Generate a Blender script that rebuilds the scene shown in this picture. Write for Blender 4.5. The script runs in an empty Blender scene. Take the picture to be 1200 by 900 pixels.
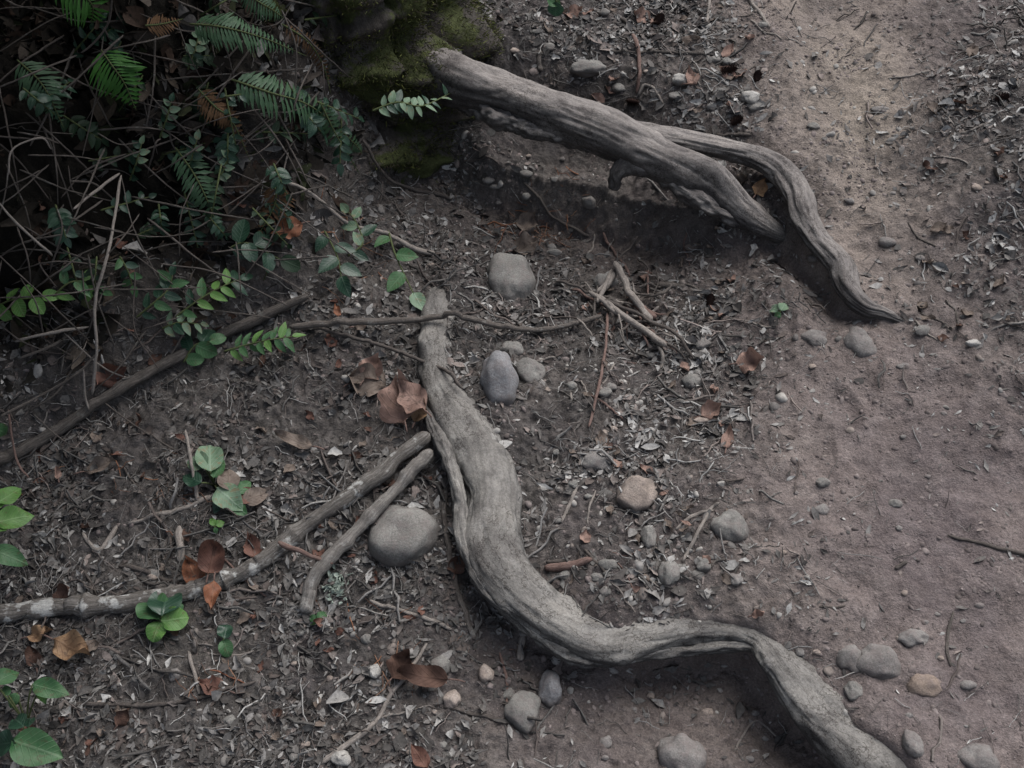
import bpy, math, random
import numpy as np
from mathutils import Vector, Matrix

random.seed(7)
RNG = np.random.default_rng(11)
C = bpy.context.scene.collection
PW, PH = 1200.0, 900.0
CAM = np.array([0.0, 0.0, 1.55])
PITCH = math.radians(47)
HFOV = math.radians(52)
FO = (PW / 2) / math.tan(HFOV / 2)
FWD = np.array([0, math.cos(PITCH), -math.sin(PITCH)])
UPV = np.array([0, math.sin(PITCH), math.cos(PITCH)])
RGT = np.array([1.0, 0, 0])
SL, Y0 = 0.07, 1.5


def ray(px, py):
    return FWD + (px - PW / 2) / FO * RGT + (PH / 2 - py) / FO * UPV


def at(px, py, h=0.0):
    d = ray(px, py)
    t = (SL * (CAM[1] - Y0) + h - CAM[2]) / (d[2] - SL * d[1])
    return CAM + t * d


def catmull(P, n):
    P = np.asarray(P, float)
    if len(P) == 2:
        P = np.array([P[0], P[0] * 2 / 3 + P[1] / 3, P[0] / 3 + P[1] * 2 / 3, P[1]])
    Q = np.vstack([2 * P[0] - P[1], P, 2 * P[-1] - P[-2]])
    m = len(P) - 1
    t = np.linspace(0, m - 1e-9, n)
    i = t.astype(int)
    f = (t - i)[:, None]
    a, b, c, d = Q[i], Q[i + 1], Q[i + 2], Q[i + 3]
    return 0.5 * ((2 * b) + (c - a) * f + (2 * a - 5 * b + 4 * c - d) * f * f + (3 * b - a - 3 * c + d) * f ** 3)


# ------------------------------------------------------------------ noise
def _h(ix, iy, iz, seed):
    n = (ix.astype(np.int64) * 374761393 + iy.astype(np.int64) * 668265263 + iz.astype(np.int64) * 2147483647 + seed * 974711) & 0xFFFFFFFF
    n = ((n ^ (n >> 13)) * 1274126177) & 0xFFFFFFFF
    n = n ^ (n >> 16)
    n = (n * 2246822519) & 0xFFFFFFFF
    return ((n >> 8) & 0xFFFF) / 32767.5 - 1.0


def vnoise(x, y, z=None, seed=0):
    x = np.asarray(x, float); y = np.asarray(y, float)
    fx = np.floor(x); fy = np.floor(y)
    u = x - fx; v = y - fy
    u = u * u * u * (u * (u * 6 - 15) + 10); v = v * v * v * (v * (v * 6 - 15) + 10)
    ix, iy = fx.astype(np.int64), fy.astype(np.int64)
    if z is None:
        zz = np.zeros_like(ix)
        a = _h(ix, iy, zz, seed); b = _h(ix + 1, iy, zz, seed); c = _h(ix, iy + 1, zz, seed); d = _h(ix + 1, iy + 1, zz, seed)
        return (a * (1 - u) + b * u) * (1 - v) + (c * (1 - u) + d * u) * v
    z = np.asarray(z, float); fz = np.floor(z); w = z - fz; w = w * w * (3 - 2 * w); iz = fz.astype(np.int64)
    r = 0
    for k, wk in ((0, 1 - w), (1, w)):
        a = _h(ix, iy, iz + k, seed); b = _h(ix + 1, iy, iz + k, seed); c = _h(ix, iy + 1, iz + k, seed); d = _h(ix + 1, iy + 1, iz + k, seed)
        r = r + wk * ((a * (1 - u) + b * u) * (1 - v) + (c * (1 - u) + d * u) * v)
    return r


def fbm(x, y, z=None, octv=4, seed=0, gain=0.5):
    r = 0; a = 1.0; s = 1.0
    for o in range(octv):
        r = r + a * vnoise(x * s + 17.3 * o, y * s - 9.1 * o, None if z is None else z * s + 4.7 * o, seed + o)
        a *= gain; s *= 2.03
    return r


def sstep(a, b, x):
    t = np.clip((x - a) / (b - a), 0, 1)
    return t * t * (3 - 2 * t)


# ------------------------------------------------------------------ terrain controls: px, py, height, litter, trail, pale
CT = [
    (600, 20, .22, .75, .0, .5), (700, 40, .22, .95, .1, .7), (800, 60, .21, 1., .1, .8), (860, 110, .19, .9, .2, .9),
    (940, 20, .24, .15, .9, .5), (980, 120, .20, .12, 1., .5), (1010, 200, .16, .15, 1., .5), (920, 120, .19, .25, .8, .6),
    (1085, 80, .24, .2, .6, .8), (1160, 60, .31, .7, .2, .4), (1180, 180, .24, .9, .1, .5), (1150, 300, .18, .7, .3, .55),
    (1080, 220, .18, .15, .8, .5), (1060, 330, .12, .2, 1., .4), (1180, 400, .13, .45, .6, .6), (1100, 450, .08, .1, 1., .4),
    (980, 480, .05, .12, 1., .3), (1150, 600, .05, .08, 1., .4), (1000, 640, .035, .12, 1., .3), (920, 580, .03, .3, .8, .4),
    (1100, 740, .04, .12, 1., .3), (1180, 860, .05, .15, 1., .3), (1040, 830, .04, .2, .9, .5), (930, 690, .03, .35, .8, .5),
    (500, 210, .03, .65, .0, .3), (600, 230, .0, .4, .0, .5), (720, 245, -.02, .1, .1, .3), (820, 260, -.03, .06, .4, .2),
    (900, 310, .0, .12, .5, .3), (850, 225, .15, .7, .2, .9), (640, 300, .0, .5, .1, .4), (700, 340, -.01, .8, .0, .5),
    (820, 350, -.01, .95, .0, .8), (950, 370, .05, .15, .9, .3), (880, 420, .01, .8, .3, .8), (760, 430, -.01, .95, .0, .8),
    (800, 520, -.01, 1., .0, .95), (700, 500, -.005, .85, .1, .7), (640, 460, .0, .7, .1, .6), (850, 610, .01, .9, .2, .9),
    (750, 620, .0, .95, .0, .8), (680, 600, .0, .7, .1, .6), (820, 680, .02, .8, .3, .8), (720, 690, .0, .6, .4, .5),
    (430, 330, .02, .7, .0, .1), (450, 420, -.01, .7, .0, .15), (340, 440, -.02, .6, .0, .05), (400, 520, -.04, .8, .0, .2),
    (250, 520, -.05, .85, .0, .1), (100, 600, -.06, .95, .0, .1), (300, 600, -.05, .9, .0, .3), (200, 650, -.06, .9, .0, .2),
    (480, 700, -.07, .9, .0, .3), (400, 760, -.08, .9, .0, .4), (250, 780, -.08, .85, .0, .2), (100, 820, -.08, .85, .0, .1),
    (520, 850, -.10, .7, .2, .3), (350, 870, -.09, .85, .0, .3), (620, 780, -.09, .25, .4, .2), (680, 850, -.13, .1, .6, .1),
    (800, 860, -.14, .2, .6, .3), (880, 860, -.14, .2, .3, .3), (780, 800, -.11, .12, .4, .2), (560, 600, -.03, .7, .0, .3), (885, 228, .165, .9, .1, .9), (903, 248, .15, .8, .2, .8),
    (930, 60, .22, .1, 1., .6), (1040, 60, .25, .12, .9, .6), (1060, 130, .21, .1, 1., .6), (960, 180, .18, .15, 1., .6), (1100, 240, .17, .15, 1., .6), (980, 260, .14, .12, 1., .5),
    (1040, 400, .08, .04, 1., .5), (1120, 370, .12, .15, .9, .6), (950, 540, .04, .06, 1., .5), (1080, 520, .06, .03, 1., .5), (900, 650, .03, .2, .9, .5), (1100, 680, .04, .04, 1., .5), (1180, 720, .05, .05, 1., .5),
    (1190, 120, .29, 1.05, .1, .45), (1150, 200, .22, .5, .3, .5), (1195, 330, .18, .9, .2, .55), (1150, 130, .26, .8, .2, .4), (650, 210, -.03, .15, .2, .3), (760, 270, -.04, .10, .3, .2), (870, 290, -.02, .05, .5, .2), (720, 300, -.02, .5, .2, .4),
]
CTn = np.array(CT)
CTxy = np.array([at(a[0], a[1], a[2])[:2] for a in CT])


def ctrl(x, y):
    """gaussian blend of the control table -> height, litter, trail, pale"""
    x = np.ravel(x); y = np.ravel(y)
    num = np.zeros((len(x), 4)); den = np.zeros(len(x)) + 1e-30
    for (cx, cy), row in zip(CTxy, CTn):
        d2 = (x - cx) ** 2 + (y - cy) ** 2
        w = np.exp(-np.sqrt(d2 + .002) * 14.0) + 1e-9 / (d2 + .1)
        num += w[:, None] * row[2:6]; den += w
    return num / den[:, None]


FORK_ROOT = [(735, 158, .185, 22), (790, 163, .18, 17), (845, 174, .17, 16), (885, 184, .158, 16), (915, 200, .152, 17), (934, 227, .148, 19), (943, 256, .14, 18),
             (962, 286, .128, 18), (985, 312, .116, 19), (994, 340, .108, 17), (1014, 360, .100, 13), (1036, 367, .096, 9), (1062, 378, .085, 5)]
# root centrelines: px, py, height above base, radius in pixels
LOWER_ROOT = [(522, 312, -.07, 20), (517, 350, -.027, 30), (515, 385, -.016, 33), (515, 418, -.014, 34), (521, 452, -.012, 34), (542, 490, -.012, 37), (566, 530, -.005, 40),
              (579, 575, -.003, 40), (577, 612, .0, 40), (583, 650, .0, 41), (612, 690, -.01, 39), (652, 724, -.02, 35), (700, 746, -.035, 33),
              (755, 740, -.035, 31), (810, 731, -.03, 26), (858, 733, -.025, 23), (888, 743, -.02, 23), (903, 757, -.015, 25), (917, 775, -.01, 28),
              (952, 818, -.02, 34), (1000, 862, -.02, 39), (1050, 905, -.02, 42), (1120, 960, -.02, 42), (1200, 1010, -.06, 38)]
UPPER_ROOT = [(455, 66, .08, 40), (505, 82, .17, 38), (548, 99, .20, 34), (600, 115, .20, 30), (650, 134, .195, 31), (700, 152, .19, 31), (750, 174, .18, 31),
              (800, 198, .16, 30), (840, 220, .13, 26), (880, 254, .09, 21), (910, 274, .06, 13), (935, 285, .02, 6)]


def world_path(L, n):
    P = np.array([at(a, b, h) for a, b, h, r in L])
    R = np.array([r * (np.dot(p - CAM, FWD)) / FO for p, (a, b, h, r) in zip(P, L)])
    Q = catmull(np.hstack([P, R[:, None] * .85]), n)
    return Q[:, :3], Q[:, 3]


def seg_dist(x, y, P):
    """signed distance (positive on the right-hand side of travel) and parameter"""
    best = np.full(len(x), 1e9); sd = np.zeros(len(x)); tt = np.zeros(len(x))
    for i in range(len(P) - 1):
        ax, ay = P[i, 0], P[i, 1]; bx, by = P[i + 1, 0] - ax, P[i + 1, 1] - ay
        L2 = bx * bx + by * by + 1e-12
        t = np.clip(((x - ax) * bx + (y - ay) * by) / L2, 0, 1)
        dx = x - ax - t * bx; dy = y - ay - t * by
        d = np.hypot(dx, dy)
        m = d < best
        best[m] = d[m]
        sd[m] = (np.sign(dx * by - dy * bx) * d)[m]
        tt[m] = ((i + t) / (len(P) - 1))[m]
    return sd, tt


LP, LR = world_path(LOWER_ROOT, 80)
UP_, UR = world_path(UPPER_ROOT, 50)
FP, FR = world_path(FORK_ROOT, 50)
CHAN = np.array([at(a, b, c)[:2] for a, b, c in [(960, -60, .24), (975, 60, .22), (1020, 160, .18), (1055, 280, .13), (1060, 420, .08), (1030, 560, .05), (1060, 720, .04), (1160, 900, .05)]])
BANK = np.array([at(a, b, 0)[:2] for a, b in [(-500, 700), (-200, 590), (0, 525), (150, 460), (260, 400), (350, 335), (425, 250), (470, 195), (535, 170), (565, 100), (560, 0), (560, -300)]])


def height(x, y):
    shp = np.shape(x); x = np.ravel(x).astype(float); y = np.ravel(y).astype(float)
    out = np.zeros(len(x)); zone = np.zeros((len(x), 4))
    CH = 200000
    for s in range(0, len(x), CH):
        X = x[s:s + CH]; Y = y[s:s + CH]
        c = ctrl(X, Y)
        h = SL * (np.clip(Y, -5, 12) - Y0) + c[:, 0]
        wx = X + .02 * fbm(X * 6, Y * 6, octv=3, seed=3); wy = Y + .02 * fbm(X * 6, Y * 6, octv=3, seed=5)
        hollow = np.zeros(len(X))
        # dip on the low (camera-left / downhill) side of the roots
        for P, A, L, w, side in ((LP, lambda t: .025 + .075 * sstep(.42, .6, t), .13, .03, 1), (UP_, lambda t: .085 * (1 - sstep(.8, 1., t)) + .0, .30, .07, 1),
                                 (FP, lambda t: .05 * sstep(.3, .5, t) * (1 - sstep(.72, .9, t)), .05, .02, 1)):
            sd, tt = seg_dist(wx, wy, P)
            d = sd * side
            endf = np.where((tt <= 0) | (tt >= 1), np.exp(-np.abs(sd) * 14), 1)
            dip = sstep(-.01, w, d) * np.exp(-(np.maximum(d, 0) / L) ** 2) * A(tt) * endf
            h -= dip; hollow = np.maximum(hollow, dip / .13)
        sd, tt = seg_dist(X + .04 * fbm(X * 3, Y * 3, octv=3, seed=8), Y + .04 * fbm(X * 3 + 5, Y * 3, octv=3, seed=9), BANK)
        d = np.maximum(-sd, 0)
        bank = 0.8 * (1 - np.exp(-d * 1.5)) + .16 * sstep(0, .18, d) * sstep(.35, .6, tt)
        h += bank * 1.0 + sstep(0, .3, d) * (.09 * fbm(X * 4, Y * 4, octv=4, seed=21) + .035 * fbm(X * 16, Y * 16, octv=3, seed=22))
        tr = c[:, 2]
        sdc, _t = seg_dist(X, Y, CHAN)
        h -= .022 * np.exp(-(sdc / .16) ** 2) * tr
        for P_ in (LP, FP, UP_):
            sr, tq = seg_dist(wx, wy, P_)
            h += np.where(sr < 0, .014, .003) * np.exp(-(sr / .075) ** 2) * ((tq > .02) & (tq < .99))
        h += (.010 + .003 * tr) * fbm(X * 5, Y * 5, octv=3, seed=31)
        rid = 1 - np.abs(fbm(X * 14, Y * 11, octv=2, seed=37))
        h += .008 * tr * rid + .0035 * fbm(X * 22, Y * 22, octv=3, seed=33)
        h += (.0045 * (1 - tr) + .0012) * fbm(X * 60, Y * 60, octv=3, seed=35, gain=.7)
        out[s:s + CH] = h
        zone[s:s + CH, 0] = c[:, 2]; zone[s:s + CH, 1] = c[:, 1] ; zone[s:s + CH, 2] = sstep(0, .25, d); zone[s:s + CH, 3] = np.clip(hollow, 0, 1)
    return out.reshape(shp), zone.reshape(shp + (4,))


XS = np.arange(-1.9, 1.95, .0033); YS = np.arange(.45, 3.6, .0033)


def grow(a, sgn, far, st):
    out = []; s = st
    while abs(a) < far:
        s *= 1.25; a += sgn * s; out.append(a)
    return out


GX = np.array(sorted(grow(XS[0], -1, 70, .0033)) + list(XS) + grow(XS[-1], 1, 70, .0033))
GY = np.array(sorted(grow(YS[0], -1, 70, .0033)) + list(YS) + grow(YS[-1], 1, 90, .0033))
MX, MY = np.meshgrid(GX, GY)
GZ, GZONE = height(MX, MY)
ix0 = np.searchsorted(GX, XS[0]); iy0 = np.searchsorted(GY, YS[0])
FZ = GZ[iy0:iy0 + len(YS), ix0:ix0 + len(XS)]
FZONE = GZONE[iy0:iy0 + len(YS), ix0:ix0 + len(XS)]


def gz(x, y, arr=None):
    arr = FZ if arr is None else arr
    u = np.clip((np.asarray(x) - XS[0]) / .0033, 0, len(XS) - 2); v = np.clip((np.asarray(y) - YS[0]) / .0033, 0, len(YS) - 2)
    i = u.astype(int); j = v.astype(int); fu = u - i; fv = v - j
    if arr.ndim == 3:
        fu = fu[..., None]; fv = fv[..., None]
    return (arr[j, i] * (1 - fu) + arr[j, i + 1] * fu) * (1 - fv) + (arr[j + 1, i] * (1 - fu) + arr[j + 1, i + 1] * fu) * fv


def gnorm(x, y, e=.012):
    nx = (gz(x - e, y) - gz(x + e, y)) / (2 * e); ny = (gz(x, y - e) - gz(x, y + e)) / (2 * e)
    n = np.stack([nx, ny, np.ones_like(nx)], -1)
    return n / np.linalg.norm(n, axis=-1, keepdims=True)


def hit(px, py, lift=0.0):
    """where the line of sight through a pixel meets the terrain, moved up by lift along z (kept on the sight line)"""
    d = ray(px, py)
    t = np.arange(.8, 6, .004)
    P = CAM + t[:, None] * d
    below = P[:, 2] < gz(P[:, 0], P[:, 1]) + lift
    k = int(np.argmax(below)) if below.any() else len(t) - 1
    return P[k]


def scale_at(p):
    return float(np.dot(np.asarray(p) - CAM, FWD)) / FO


# ------------------------------------------------------------------ mesh helpers
def mesh_np(name, V, faces, smooth=True, attrs=None):
    """faces: list of int arrays (m,k)"""
    V = np.asarray(V, np.float32)
    me = bpy.data.meshes.new(name)
    if isinstance(faces, np.ndarray):
        faces = [faces]
    faces = [np.asarray(f, np.int32) for f in faces if len(f)]
    nl = sum(f.size for f in faces); npoly = sum(len(f) for f in faces)
    me.vertices.add(len(V)); me.vertices.foreach_set('co', V.ravel())
    me.loops.add(nl); me.polygons.add(npoly)
    me.loops.foreach_set('vertex_index', np.concatenate([f.ravel() for f in faces]))
    tot = np.concatenate([np.full(len(f), f.shape[1]) for f in faces])
    me.polygons.foreach_set('loop_start', np.concatenate([[0], np.cumsum(tot)[:-1]]).astype(np.int32))
    me.polygons.foreach_set('loop_total', tot.astype(np.int32))
    me.polygons.foreach_set('use_smooth', np.full(npoly, smooth))
    for k, (A, typ) in (attrs or {}).items():
        at_ = me.attributes.new(k, typ, 'POINT')
        A = np.asarray(A, np.float32)
        at_.data.foreach_set('vector' if typ == 'FLOAT_VECTOR' else 'color' if typ == 'FLOAT_COLOR' else 'value', A.ravel())
    me.update(calc_edges=True)
    return me


def setp(o, label=None, cat=None, group=None, kind=None):
    for k, v in (('label', label), ('category', cat), ('group', group), ('kind', kind)):
        if v:
            o[k] = v
    return o


def link(name, me, mat, parent=None, loc=(0, 0, 0)):
    o = bpy.data.objects.new(name, me); C.objects.link(o)
    if mat is not None:
        me.materials.append(mat)
    o.location = loc
    if parent is not None:
        o.parent = parent
    return o


class MB:
    """collects pieces; becomes ONE mesh object"""
    def __init__(s): s.V = []; s.F = []; s.A = []; s.n = 0
    def add(s, V, F, A=None):
        V = np.asarray(V, float)
        s.V.append(V); s.A.append(np.zeros((len(V), 3)) if A is None else np.asarray(A, float))
        for f in (F if isinstance(F, list) else [F]):
            if len(f):
                s.F.append(np.asarray(f) + s.n)
        s.n += len(V)
        return s
    def build(s, name, mat, parent=None, base=None, smooth=True):
        V = np.vstack(s.V); A = np.vstack(s.A)
        if parent is not None:
            off = np.array(parent.location) if parent.parent is None else np.array(parent.location) + np.array(parent.parent.location)
            loc = (0, 0, 0)
        else:
            off = V.mean(0) if base is None else np.asarray(base)
            loc = tuple(off)
        byk = {}
        for f in s.F:
            byk.setdefault(f.shape[1], []).append(f)
        faces = [np.vstack(v) for v in byk.values()]
        return link(name, mesh_np(name, V - off, faces, smooth, {'tc': (A, 'FLOAT_VECTOR')}), mat, parent, loc)


def empty(name, loc):
    o = bpy.data.objects.new(name, None); C.objects.link(o); o.location = tuple(loc); o.empty_display_size = .05
    return o


def grid_faces(nu, nv, wrap=False):
    i = np.arange(nu - 1)[:, None]; j = np.arange(nv if wrap else nv - 1)[None, :]
    a = i * nv + j; b = i * nv + (j + 1) % nv
    return np.stack([a, b, b + nv, a + nv], -1).reshape(-1, 4)


def sweep(P, R, nseg=24, flat=1.0, a1=.12, a2=.08, f1=9., f2=30., seed=0, up=(0, 0, 1), grooves=0.0, taper_ends=True, kr=2.2, bumps=0):
    """swept tube with uneven section; returns V, F, tc (length, cos, sin)"""
    P = np.asarray(P, float); n = len(P)
    T = np.gradient(P, axis=0); T /= np.linalg.norm(T, axis=1, keepdims=True) + 1e-12
    U = np.zeros_like(P); u = np.asarray(up, float)
    S = np.cross(T, u); bad = np.linalg.norm(S, axis=1) < .1
    S[bad] = np.cross(T[bad], [1, .3, 0]); S /= np.linalg.norm(S, axis=1, keepdims=True)
    for i in range(1, n):
        if np.dot(S[i], S[i - 1]) < 0:
            S[i] = -S[i]
    N = np.cross(S, T)
    L = np.concatenate([[0], np.cumsum(np.linalg.norm(np.diff(P, axis=0), axis=1))])
    th = np.linspace(0, 2 * math.pi, nseg, endpoint=False)
    c, s_ = np.cos(th)[None, :], np.sin(th)[None, :]
    LL = L[:, None] + 0 * c
    lo = fbm(LL * f1 + seed * 3.7, c * 1.0 + 0 * LL, s_ * 1.0 + 0 * LL, octv=2, seed=seed)
    hi = fbm(LL * f2 + seed, c * kr + 0 * LL, s_ * kr + 0 * LL, octv=3, seed=seed + 50)
    g = 0
    if grooves:
        q = fbm(LL * 3.0 + seed, c * 2.6 + 0 * LL + .35 * fbm(LL * 7, c, s_, octv=2, seed=seed + 5), s_ * 2.6 + 0 * LL, octv=2, seed=seed + 90)
        g = -grooves * np.exp(-(q / .09) ** 2) + grooves * .6 * np.abs(q)
    rr = R[:, None] * (1 + a1 * lo + a2 * hi + g)
    rb = np.random.default_rng(seed + 31)
    for _ in range(bumps):
        l0 = rb.uniform(.08, .95) * L[-1]; t0 = rb.uniform(.1, 3.0); w = rb.uniform(.010, .022)
        da = (th[None, :] - t0 + math.pi) % (2 * math.pi) - math.pi
        d2 = ((L[:, None] - l0) / w) ** 2 + (da * R[:, None] / w / .8) ** 2
        rr = rr + R[:, None] * rb.uniform(.14, .3) * np.exp(-d2) * (1 - .5 * np.exp(-d2 * 5))
    if taper_ends:
        e = np.ones(n); k = min(3, n // 4)
        for i in range(k):
            v = math.sqrt(1 - (1 - (i + .25) / (k)) ** 2); e[i] = v; e[-1 - i] = v
        rr = rr * e[:, None]
    V = P[:, None, :] + rr[..., None] * (c[..., None] * S[:, None, :] + flat * s_[..., None] * N[:, None, :])
    V = V.reshape(-1, 3)
    F = [grid_faces(n, nseg, True)]
    V = np.vstack([V, P[0], P[-1]])
    j = np.arange(nseg)
    F.append(np.stack([np.full(nseg, n * nseg), (j + 1) % nseg, j], -1))
    b = (n - 1) * nseg
    F.append(np.stack([np.full(nseg, n * nseg + 1), b + j, b + (j + 1) % nseg], -1))
    tc = np.stack([LL, c + 0 * LL, s_ + 0 * LL], -1).reshape(-1, 3)
    tc = np.vstack([tc, [L[0], 0, 0], [L[-1], 0, 0]])
    return V, F, tc


_ICO = {}
def ico(sub):
    if sub not in _ICO:
        import bmesh
        bm = bmesh.new(); bmesh.ops.create_icosphere(bm, subdivisions=sub, radius=1)
        V = np.array([v.co[:] for v in bm.verts]); F = np.array([[v.index for v in f.verts] for f in bm.faces]); bm.free()
        _ICO[sub] = (V, F)
    return _ICO[sub]


def rot_z(a):
    c, s = math.cos(a), math.sin(a)
    return np.array([[c, -s, 0], [s, c, 0], [0, 0, 1]])


def rock_V(seed, sub=4, angular=.5, rough=1.):
    V, F = ico(sub)
    r = np.random.default_rng(seed)
    V = V.copy()
    R = 1 + .24 * fbm(V[:, 0] * 1.1 + seed, V[:, 1] * 1.1, V[:, 2] * 1.1, octv=2, seed=seed)
    for k in range(int(3 + 6 * angular)):   # facets knocked off
        n = r.normal(size=3); n /= np.linalg.norm(n); d = r.uniform(.72, .95)
        pr = V @ n
        lim = np.where(pr > .05, d / np.maximum(pr, .05), 9)
        x = (lim - R) * 12
        R = np.where(x < 0, R + (lim - R) * (.5 + .5 * angular), R)
    R += rough * (.035 * fbm(V[:, 0] * 4, V[:, 1] * 4, V[:, 2] * 4, octv=4, seed=seed + 9))
    return V * R[:, None], F


# ------------------------------------------------------------------ leaves
def leaf_V(o, d, n, length, width, fold=.25, droop=.25, nu=9, shape='ovate', curl=0.0, wav=0.0, seed=0, tip=.5):
    """leaf blade grown from o along d, facing n"""
    o = np.asarray(o, float); d = np.asarray(d, float) / np.linalg.norm(d)
    n = np.asarray(n, float); n = n - np.dot(n, d) * d; n /= np.linalg.norm(n) + 1e-9
    s = np.cross(n, d)
    u = np.linspace(0, 1, nu)
    if shape == 'ovate':
        w = np.sin(math.pi * u ** .72) ** .8
    elif shape == 'round':
        w = np.sqrt(np.clip(1 - (2 * u - 1) ** 2, 0, 1)) * (1 - .15 * u)
    elif shape == 'maple':
        w = np.sin(math.pi * u ** .8) * (1 + .35 * np.abs(np.sin(u * 7.5)))
    else:
        w = np.sin(math.pi * u ** .9)
    w = np.maximum(w, .03); 
    vs = np.array([-1, -.55, 0, .55, 1.])
    U, Vv = np.meshgrid(u, vs, indexing='ij')
    side = Vv * w[:, None] * width / 2
    z = fold * np.abs(side) - droop * length * U ** 2 + curl * width * (Vv ** 2) * U + wav * width * np.sin(U * 9 + seed + 2.2 * Vv) * np.abs(Vv) * .5 \
        + wav * width * .6 * vnoise(U * 3 + seed * 1.7, Vv * 1.3 + seed, seed=seed)
    x = U * length * (1 - .25 * droop * U)
    if shape == 'maple':
        x = x + .07 * length * np.sin(Vv * 6 + seed) * np.abs(Vv)
    P = o + x[..., None] * d + side[..., None] * s + z[..., None] * n
    tc = np.stack([U, Vv * np.minimum(1, w[:, None] * 1.2), 0 * U + seed % 7], -1)
    return P.reshape(-1, 3), grid_faces(nu, 5), tc.reshape(-1, 3)


# ------------------------------------------------------------------ materials
def newmat(name):
    m = bpy.data.materials.new(name); m.use_nodes = True
    nt = m.node_tree; nt.nodes.clear()
    return m, nt, nt.nodes, nt.links


def N(nt, typ, **kw):
    n = nt.nodes.new(typ)
    for k, v in kw.items():
        if k.startswith('i_'):
            key = k[2:]
            key = int(key) if key.isdigit() else key.replace('_', ' ')
            n.inputs[key].default_value = v
        else:
            setattr(n, k, v)
    return n


def ramp(nt, stops, interp='LINEAR'):
    r = nt.nodes.new('ShaderNodeValToRGB'); cr = r.color_ramp; cr.interpolation = interp
    while len(cr.elements) < len(stops):
        cr.elements.new(.5)
    for e, (p, c) in zip(cr.elements, stops):
        e.position = p; e.color = (*c, 1) if len(c) == 3 else c
    return r


def mix(nt, fac, a, b, mode='MIX'):
    m = nt.nodes.new('ShaderNodeMix'); m.data_type = 'RGBA'; m.blend_type = mode
    for sock, v in ((m.inputs[0], fac), (m.inputs[6], a), (m.inputs[7], b)):
        if hasattr(v, 'links'):
            nt.links.new(v, sock)
        elif isinstance(v, (int, float)):
            sock.default_value = v
        else:
            sock.default_value = (*v, 1)
    return m.outputs[2]


def math_(nt, op, a, b=None, clamp=False):
    m = nt.nodes.new('ShaderNodeMath'); m.operation = op; m.use_clamp = clamp
    for i, v in enumerate((a, b)):
        if v is None: continue
        if hasattr(v, 'links'): nt.links.new(v, m.inputs[i])
        else: m.inputs[i].default_value = v
    return m.outputs[0]


def noise(nt, vec, scale, detail=4, rough=.6, out=0):
    n = N(nt, 'ShaderNodeTexNoise'); n.inputs['Scale'].default_value = scale; n.inputs['Detail'].default_value = detail; n.inputs['Roughness'].default_value = rough
    nt.links.new(vec, n.inputs['Vector'])
    return n.outputs[out]


def finish(nt, col, height_=None, dist=.002, strength=1., rough=.9, spec=.25, sub=None):
    b = N(nt, 'ShaderNodeBsdfPrincipled')
    if hasattr(rough, 'links'): nt.links.new(rough, b.inputs['Roughness'])
    else: b.inputs['Roughness'].default_value = rough
    b.inputs['Specular IOR Level'].default_value = spec
    nt.links.new(col, b.inputs['Base Color'])
    if height_ is not None:
        bp = N(nt, 'ShaderNodeBump'); bp.inputs['Strength'].default_value = strength; bp.inputs['Distance'].default_value = dist
        nt.links.new(height_, bp.inputs['Height']); nt.links.new(bp.outputs[0], b.inputs['Normal'])
    o = N(nt, 'ShaderNodeOutputMaterial')
    if sub:
        tr = N(nt, 'ShaderNodeBsdfTranslucent'); nt.links.new(col, tr.inputs[0])
        ms = N(nt, 'ShaderNodeMixShader'); ms.inputs[0].default_value = sub
        nt.links.new(b.outputs[0], ms.inputs[1]); nt.links.new(tr.outputs[0], ms.inputs[2]); nt.links.new(ms.outputs[0], o.inputs[0])
    else:
        nt.links.new(b.outputs[0], o.inputs[0])
    return b


def geo_pos(nt):
    return N(nt, 'ShaderNodeNewGeometry').outputs['Position']


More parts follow.
